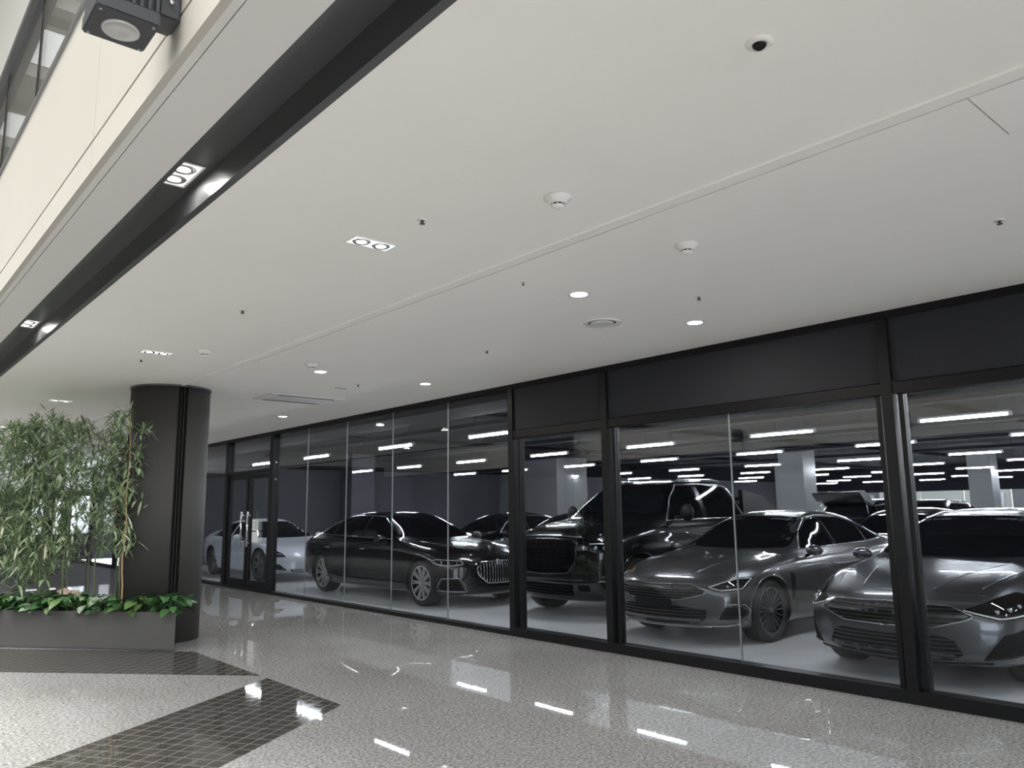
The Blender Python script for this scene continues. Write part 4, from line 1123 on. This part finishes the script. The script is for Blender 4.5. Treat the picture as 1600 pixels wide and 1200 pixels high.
# ---------- long black limousine saloon
def limousine(rim):
    S = saloon(PT_black, rim, 1)
    S.update(L=5.47, W=1.93, R=.365, fa=.90, wb=3.40, chrome=True, bow=.36, bowr=.25,
      w=[(0, .88), (.5, .925), (1.1, .955), (2.5, .96), (4.4, .955), (5.0, .92), (5.47, .84)],
      zs=[(0, .68), (.35, .78), (.9, .88), (1.6, .94), (2.8, .965), (4.4, 1.0), (5.1, .98), (5.47, .88)],
      zt=[(0, .70), (.12, .80), (.35, .87), (.8, .945), (1.35, 1.01), (1.62, 1.05), (2.1, 1.28), (2.5, 1.43), (2.85, 1.49), (3.3, 1.505), (3.8, 1.475), (4.3, 1.37), (4.8, 1.19), (5.05, 1.12), (5.47, 1.0)],
      zb=[(0, .20), (.3, .17), (.9, .17), (4.5, .18), (5.1, .22), (5.47, .34)],
      wr=[(0, .60), (.8, .70), (1.6, .76), (2.1, .69), (2.5, .61), (3.3, .59), (4.2, .60), (4.8, .68), (5.47, .62)],
      nose=[(.15, .05), (.3, .01), (.45, 0), (.7, .0), (.8, .05), (.95, .12)],
      doors=[[(1.60, .30), (2.86, .28), (2.86, .93), (1.70, .90)], [(2.88, .28), (4.0, .30), (4.18, .62), (4.18, .96), (2.88, .93)]], handle=.86,
      mirror=(1.98, 1.06, 1.05), hood=[(.20, .0), (.20, .35), (.40, .70), (1.5, .80), (1.56, 0)], tail_poly=[(.45, .80), (1.0, .82), (1.0, .95), (.45, .92)])
    S['glass'] = dict(front=[(-.76, 1.08), (-.3, 1.065), (.3, 1.065), (.76, 1.08), (.61, 1.41), (.3, 1.435), (-.3, 1.435), (-.61, 1.41)],
      rear=[(-.64, 1.2), (.64, 1.2), (.56, 1.40), (-.56, 1.40)],
      side=[[(1.98, 1.05), (2.88, 1.07), (2.95, 1.41), (2.62, 1.39), (2.28, 1.26)], [(2.98, 1.07), (3.98, 1.09), (4.0, 1.36), (3.60, 1.41), (3.02, 1.42)], [(4.05, 1.095), (4.45, 1.11), (4.36, 1.235), (4.07, 1.34)]],
      dlo=[(1.92, 1.04), (2.88, 1.055), (4.0, 1.078), (4.52, 1.10), (4.42, 1.245), (4.05, 1.375), (3.60, 1.435), (2.95, 1.44), (2.60, 1.415), (2.25, 1.27)], pillars=[[(2.93, 1.06), (2.98, 1.42)], [(4.02, 1.09), (4.03, 1.36)]])
    S['lamp'] = dict(poly=[(.56, .66), (.80, .635), (1.02, .66), (1.14, .72), (1.04, .755), (.62, .735)], drl=[(.58, .672), (.80, .648), (1.02, .672), (1.11, .717), (1.02, .742), (.63, .722)], closed=True, dr=.005, proj=[(.68, .69, .02), (.80, .69, .022), (.93, .70, .022)])
    S['grilles'] = [dict(poly=[(0, .37), (.24, .375), (.40, .50), (.43, .60), (.34, .705), (0, .715)], vbars=[-.36+.052*k for k in range(15)], rim=.012, rm=M_chrome, br=.006),
                    dict(name='lower_intake', poly=[(0, .24), (.40, .24), (.44, .32), (0, .33)], bars=[.27, .30], br=.005)]
    S['side_patches'] = [('side_intake', 'c', [(.56, .27), (.96, .29), (.92, .44), (.66, .45)], M_grille, .004)]
    S['side_strips'] = [('intake_trim', 'c', [(.52, .255), (.98, .27), (.99, .33), (.93, .455), (.66, .465), (.58, .40), (.52, .255)], .009, M_satin)]
    S['strips'] = [('lip_trim', 'f', [(-.60, .205), (0, .20), (.60, .205)], .009, M_chrome)]
    S['sill'] = [(1.35, .225), (4.0, .225)]
    S['plate'] = None; S['vent'] = None
    S['side_lines'] = [[(1.0, .84), (1.8, .865), (3.0, .89), (4.4, .92)]]
    def star(root, P):
        h = P.on('t', (.26, 0), 0)
        bm = bmesh.new(); tube(bm, [h, h+Vector((0, 0, .05))], .004, 6); n = 20
        c = h+Vector((0, 0, .085)); tube(bm, [c+Vector((0, .035*math.cos(2*PI*k/n), .035*math.sin(2*PI*k/n))) for k in range(n)], .003, 5, closed=True)
        for k in range(3):
            a = PI/2+k*2*PI/3; tube(bm, [c, c+Vector((0, .034*math.cos(a), .034*math.sin(a)))], .003, 5, r_end=.001)
        link('bonnet_emblem', bm, M_chrome, root)
    S['extra'] = star
    return S
# ---------- white sports saloon
def sports(rim, paintm=PT_white):
    S = saloon(paintm, rim, 1)
    S.update(L=4.95, W=1.94, R=.355, fa=.95, wb=2.88, bow=.44, satin=False,
      w=[(0, .86), (.5, .93), (1.0, .965), (2.3, .945), (3.9, .97), (4.6, .92), (4.95, .82)],
      zs=[(0, .58), (.35, .68), (.9, .82), (1.6, .86), (2.8, .89), (4.0, .95), (4.6, .93), (4.95, .83)],
      zt=[(0, .60), (.12, .67), (.35, .73), (.8, .80), (1.3, .87), (1.6, .92), (2.1, 1.17), (2.5, 1.32), (2.9, 1.375), (3.25, 1.37), (3.8, 1.27), (4.4, 1.08), (4.75, .99), (4.95, .88)],
      doors=[[(1.62, .30), (2.75, .28), (2.75, .84), (1.70, .80)], [(2.77, .28), (3.42, .30), (3.60, .60), (3.60, .87), (2.77, .84)]], handle=.78,
      mirror=(1.95, 1.05, .97), nose=[(.15, .04), (.3, .0), (.45, .0), (.6, .05), (.72, .12)], side_lines=[], vent=None, plate=None)
    S['glass'] = dict(front=[(-.75, .945), (-.3, .93), (.3, .93), (.75, .945), (.60, 1.29), (.3, 1.31), (-.3, 1.31), (-.60, 1.29)], rear=[(-.64, 1.08), (.64, 1.08), (.56, 1.28), (-.56, 1.28)],
      side=[[(1.92, .935), (2.80, .95), (2.84, 1.29), (2.56, 1.27), (2.2, 1.12)], [(2.88, .95), (3.72, .985), (3.60, 1.17), (3.30, 1.26), (2.92, 1.29)]],
      dlo=[(1.88, .925), (2.80, .94), (3.84, .985), (3.62, 1.19), (3.30, 1.275), (2.88, 1.305), (2.54, 1.285), (2.18, 1.13)])
    S['lamp'] = dict(poly=[(.60, .55), (.90, .545), (1.06, .60), (1.12, .70), (.95, .70), (.72, .63)], drl=[(.70, .60), (1.0, .64)], dr=.005, proj=[(.84, .60, .02), (.94, .62, .02)])
    S['grilles'] = [dict(name='lower_intake', poly=[(0, .22), (.50, .23), (.56, .28), (0, .30)], bars=[.25, .275], br=.004)]
    S['side_patches'] = [('side_intake', 'c', [(.56, .26), (1.06, .31), (.98, .42), (.74, .40)], M_grille, .004)]
    S['side_strips'] = [('intake_trim', 'c', [(.54, .23), (1.06, .285)], .010, M_satin)]
    S['strips'] = []; S['hood_lines'] = [[(.35, .60), (.8, .68), (1.3, .72)]]
    return S
# ---------- black pickup truck
def pickup(rim):
    S = dict(L=5.75, W=2.08, R=.41, fa=.98, wb=3.65, bow=.28, bowr=.05, paint=PT_black, rim=rim, satin=True, base=.93, gap=.07,
      w=[(0, .96), (.5, 1.01), (1.1, 1.035), (5.2, 1.035), (5.75, 1.0)],
      zs=[(0, 1.0), (.3, 1.10), (.9, 1.19), (1.5, 1.25), (3.8, 1.28), (5.2, 1.32), (5.75, 1.30)],
      zt=[(0, 1.04), (.1, 1.16), (.35, 1.24), (.9, 1.32), (1.25, 1.37), (1.42, 1.43), (1.8, 1.70), (2.15, 1.89), (2.5, 1.945), (3.3, 1.945), (3.55, 1.91), (3.75, 1.70), (3.92, 1.40), (4.2, 1.36), (5.75, 1.36)],
      zb=[(0, .24), (.4, .27), (1, .34), (5, .38), (5.75, .5)],
      wr=[(0, .72), (1.3, .84), (1.9, .78), (2.3, .73), (3.5, .73), (4, .84), (5.75, .9)],
      nose=[(.3, .12), (.45, .02), (.6, .0), (.95, .0), (1.1, .03), (1.25, .10), (1.4, .16)], tail=[(.3, .03), (1.3, 0)],
      doors=[[(1.62, .46), (2.62, .46), (2.62, 1.2), (1.68, 1.18)], [(2.65, .46), (3.62, .46), (3.66, .8), (3.66, 1.22), (2.65, 1.2)]], handle=1.13,
      mirror=(1.86, 1.19, 1.44), mw=.11, mh=.13, mirror_paint=M_bplast, hood=[(.20, 0), (.22, .55), (.38, .82), (1.22, .88), (1.28, 0)], tail_poly=[(.82, .9), (1.1, .9), (1.1, 1.25), (.82, 1.25)])
    S['glass'] = dict(front=[(-.84, 1.46), (0, 1.45), (.84, 1.46), (.72, 1.83), (0, 1.86), (-.72, 1.83)], rear=[(-.66, 1.45), (.66, 1.45), (.62, 1.80), (-.62, 1.80)],
      side=[[(1.72, 1.35), (2.58, 1.36), (2.60, 1.86), (2.26, 1.84), (2.0, 1.68)], [(2.70, 1.36), (3.62, 1.37), (3.46, 1.84), (2.72, 1.86)]],
      dlo=[(1.66, 1.33), (2.62, 1.34), (3.68, 1.35), (3.52, 1.865), (2.66, 1.885), (2.24, 1.865), (1.96, 1.69)])
    S['lamp'] = dict(poly=[(.70, .93), (.86, .90), (1.10, .93), (1.16, 1.03), (.80, 1.05), (.70, 1.03)], drl=[(.72, 1.03), (.84, 1.035), (1.12, 1.02)], dr=.006, proj=[(.80, .98, .03), (.92, .98, .03), (1.02, .985, .025)],
      amber=[(1.09, .945), (1.15, .96), (1.165, 1.02), (1.10, 1.02)])
    S['grilles'] = [dict(poly=[(0, .62), (.48, .64), (.60, .78), (.62, 1.02), (.52, 1.08), (0, 1.09)], bars=[.68, .74, .80, .86, .92, .98, 1.04], vbars=[-.5+.125*k for k in range(9)], bm=M_grille, br=.011, rim=.02, rm=PT_black),
                    dict(name='lower_intake', poly=[(0, .32), (.50, .33), (.55, .48), (0, .49)], bars=[.36, .41, .45], br=.007, bm=M_bplast)]
    S['strips'] = [('bumper_trim', 'f', [(-.72, .56), (0, .55), (.72, .56)], .02, PT_black), ('bonnet_lip', 'f', [(-.62, 1.125), (0, 1.14), (.62, 1.125)], .010, M_satin)]
    S['side_patches'] = [('fog_lamp', 'c', [(.80, .50), (1.02, .50), (1.02, .58), (.80, .58)], M_lamp, .006), ('tow_recess', 'f', [(.62, .40), (.78, .40), (.78, .48), (.62, .48)], M_grille, .005)]
    S['side_strips'] = [('fog_lamp_strip', 'c', [(.82, .54), (1.0, .54)], .012, M_satin)]
    S['hood_lines'] = [[(.35, .30), (.8, .36), (1.25, .42)], [(.4, .62), (.8, .66), (1.2, .70)]]
    def sail(root, P):
        for sd in (1, -1):
            bm = bmesh.new(); y = .88*sd
            q = [(3.74, 1.34), (4.95, 1.34), (4.78, 1.47), (4.35, 1.70), (3.72, 1.80)]
            a = [bm.verts.new((x, y-.04, z)) for x, z in q]; b = [bm.verts.new((x, y+.04, z)) for x, z in q]
            bm.faces.new(a); bm.faces.new(b[::-1])
            for i in range(5): bm.faces.new((a[i], b[i], b[(i+1) % 5], a[(i+1) % 5]))
            bmesh.ops.recalc_face_normals(bm, faces=bm.faces); bmesh.ops.bevel(bm, geom=list(bm.edges), offset=.012, segments=2, affect='EDGES')
            link('sail_panel', bm, M_bplast, root)
        box('bed_bar', 4.28, 4.36, -.85, .85, 1.62, 1.69, M_bplast, root, .01); box('bed_cover', 4.0, 5.6, -.84, .84, 1.355, 1.385, M_bplast, root, .01)
        for sd in (1, -1):
            bm = bmesh.new(); y = .62*sd; tube(bm, [(2.25, y, 1.93), (2.4, y, 1.965), (3.4, y, 1.965), (3.5, y, 1.93)], .014, 8); link('roof_rail', bm, M_satin, root)
            box('side_step', 1.5, 4.0, min(.96*sd, 1.04*sd), max(.96*sd, 1.04*sd), .33, .38, M_bplast, root, .01)
    S['extra'] = sail
    return S
# ---------- plain SUV for the deep rows
def suv(rim, paintm):
    S = saloon(paintm, rim, 2)
    S.update(L=4.75, W=1.9, R=.37, fa=.9, wb=2.8,
      zs=[(0, .82), (.35, .92), (.9, 1.0), (1.6, 1.05), (4.75, 1.12)], w=[(0, .88), (.5, .92), (1.1, .95), (4.2, .95), (4.75, .88)],
      zt=[(0, .88), (.12, .98), (.5, 1.05), (1.1, 1.13), (1.3, 1.18), (1.7, 1.43), (2.1, 1.61), (2.6, 1.68), (3.8, 1.66), (4.3, 1.58), (4.6, 1.3), (4.75, 1.12)],
      zb=[(0, .28), (1, .24), (4, .26), (4.75, .4)], wr=[(0, .62), (1.2, .76), (1.8, .68), (2.4, .62), (4.2, .62), (4.75, .66)],
      nose=[(.2, .05), (.6, 0), (.9, .04), (1.1, .1)], doors=[[(1.5, .4), (2.6, .4), (2.6, 1.0), (1.6, .98)], [(2.62, .4), (3.4, .42), (3.6, .7), (3.6, 1.02), (2.62, 1.0)]], handle=.95, mirror=(1.68, 1.04, 1.17),
      hood=[(.2, 0), (.22, .45), (.4, .70), (1.15, .8), (1.2, 0)], hood_lines=[], side_lines=[])
    S['glass'] = dict(front=[(-.76, 1.21), (.76, 1.21), (.63, 1.58), (-.63, 1.58)], rear=[(-.62, 1.22), (.62, 1.22), (.58, 1.55), (-.58, 1.55)],
      side=[[(1.66, 1.15), (2.6, 1.16), (2.62, 1.56), (2.3, 1.55), (1.95, 1.38)], [(2.68, 1.16), (3.55, 1.17), (3.57, 1.54), (2.70, 1.56)], [(3.62, 1.17), (4.25, 1.19), (4.15, 1.48), (3.63, 1.53)]],
      dlo=[(1.6, 1.135), (2.6, 1.145), (4.35, 1.18), (4.22, 1.51), (3.6, 1.57), (2.6, 1.59), (2.26, 1.575), (1.9, 1.39)])
    for k in ('lamp',): S[k] = dict(poly=[(u, z+.20) for u, z in S[k]['poly']], drl=[(u, z+.20) for u, z in S[k]['drl']], proj=[], dr=.007)
    for gr in S['grilles']: gr['poly'] = [(a, b+.14) for a, b in gr['poly']]; gr['bars'] = [b+.14 for b in gr['bars']]
    return S
PT_dk = paint('paint_deep_blue_black', (.008, .010, .014), .2, .25)
PT_mid = paint('paint_mid_gray', (.05, .05, .053), .6, .3)
cars = []
build_car(saloon(PT_gray, (20, 0, .262, M_rim_d), 1), 'saloon_car', (7.22, 5.96), 0, 'graphite grey saloon with slim chevron headlights and many-spoked wheels, nose to the glass')
build_car(saloon(PT_gray2, (10, .12, .262, M_rim_d), 2), 'saloon_car', (6.94, 3.20), 0, 'dark grey saloon nearest the viewer, wide hexagonal grille behind the leaning black mullion')
build_car(limousine((10, .085, .27, M_rim_s)), 'limousine', (8.29, 9.95), PI/2, 'long black chrome-trimmed limousine standing side-on behind the wide undivided glazing')
build_car(pickup((6, .12, .28, M_rim_d)), 'pickup_truck', (7.78, 8.42), 0, 'tall black pickup truck with a meshed grille behind the narrow glazed bay')
build_car(sports((5, .22, .268, M_rim_d)), 'sports_car', (8.36, 16.45), PI/2, 'white low sports saloon seen through the glass double door')

build_car(saloon(PT_black, (10, .13, .262, M_rim_d), 2), 'saloon_car', (9.95, 12.35), 0, 'black saloon parked beyond the limousine, only its roof and windscreen showing')
build_car(saloon(PT_black, (10, .13, .262, M_rim_d), 1), 'saloon_car', (10.2, 15.2), 0, 'black saloon in the background, roof line above the limousine bonnet beside the truck')
build_car(saloon(PT_mid, (10, .13, .262, M_rim_d), 1), 'saloon_car', (12.5, 6.35), 0, 'mid grey saloon roof showing directly behind the chevron-headlight saloon')
build_car(saloon(PT_dk, (10, .13, .262, M_rim_d), 2), 'saloon_car', (12.9, 3.6), 0, 'blue-black saloon behind the hexagonal-grille saloon, mostly hidden')
build_car(suv((10, .13, .28, M_rim_d), PT_black), 'off_road_car', (25.0, 10.8), 0, 'black tall car far back whose roof rises beside the leaning mullion')
def hatchback(root, P):
    """raised tailgate"""
    bm = bmesh.new(); prof = [(4.15, 1.58), (4.60, 1.88), (5.0, 1.84), (4.74, 1.62), (4.30, 1.50)]
    a = [bm.verts.new((x, -.62, z)) for x, z in prof]; b = [bm.verts.new((x, .62, z)) for x, z in prof]
    bm.faces.new(a); bm.faces.new(b[::-1])
    for i in range(5): bm.faces.new((a[i], b[i], b[(i+1) % 5], a[(i+1) % 5]))
    bmesh.ops.recalc_face_normals(bm, faces=bm.faces); bmesh.ops.bevel(bm, geom=list(bm.edges), offset=.03, segments=2, affect='EDGES'); link('raised_tailgate', bm, PT_black, root)
    for sd in (1, -1):
        bm = bmesh.new(); tube(bm, [(4.45, .58*sd, 1.2), (4.6, .58*sd, 1.64)], .012, 6); link('gas_strut', bm, M_satin, root)
S_ = suv((10, .13, .28, M_rim_d), PT_black); S_['extra'] = hatchback
build_car(S_, 'off_road_car', (23.6, 9.55), PI, 'distant black car with its tailgate raised, beside the square pillar')
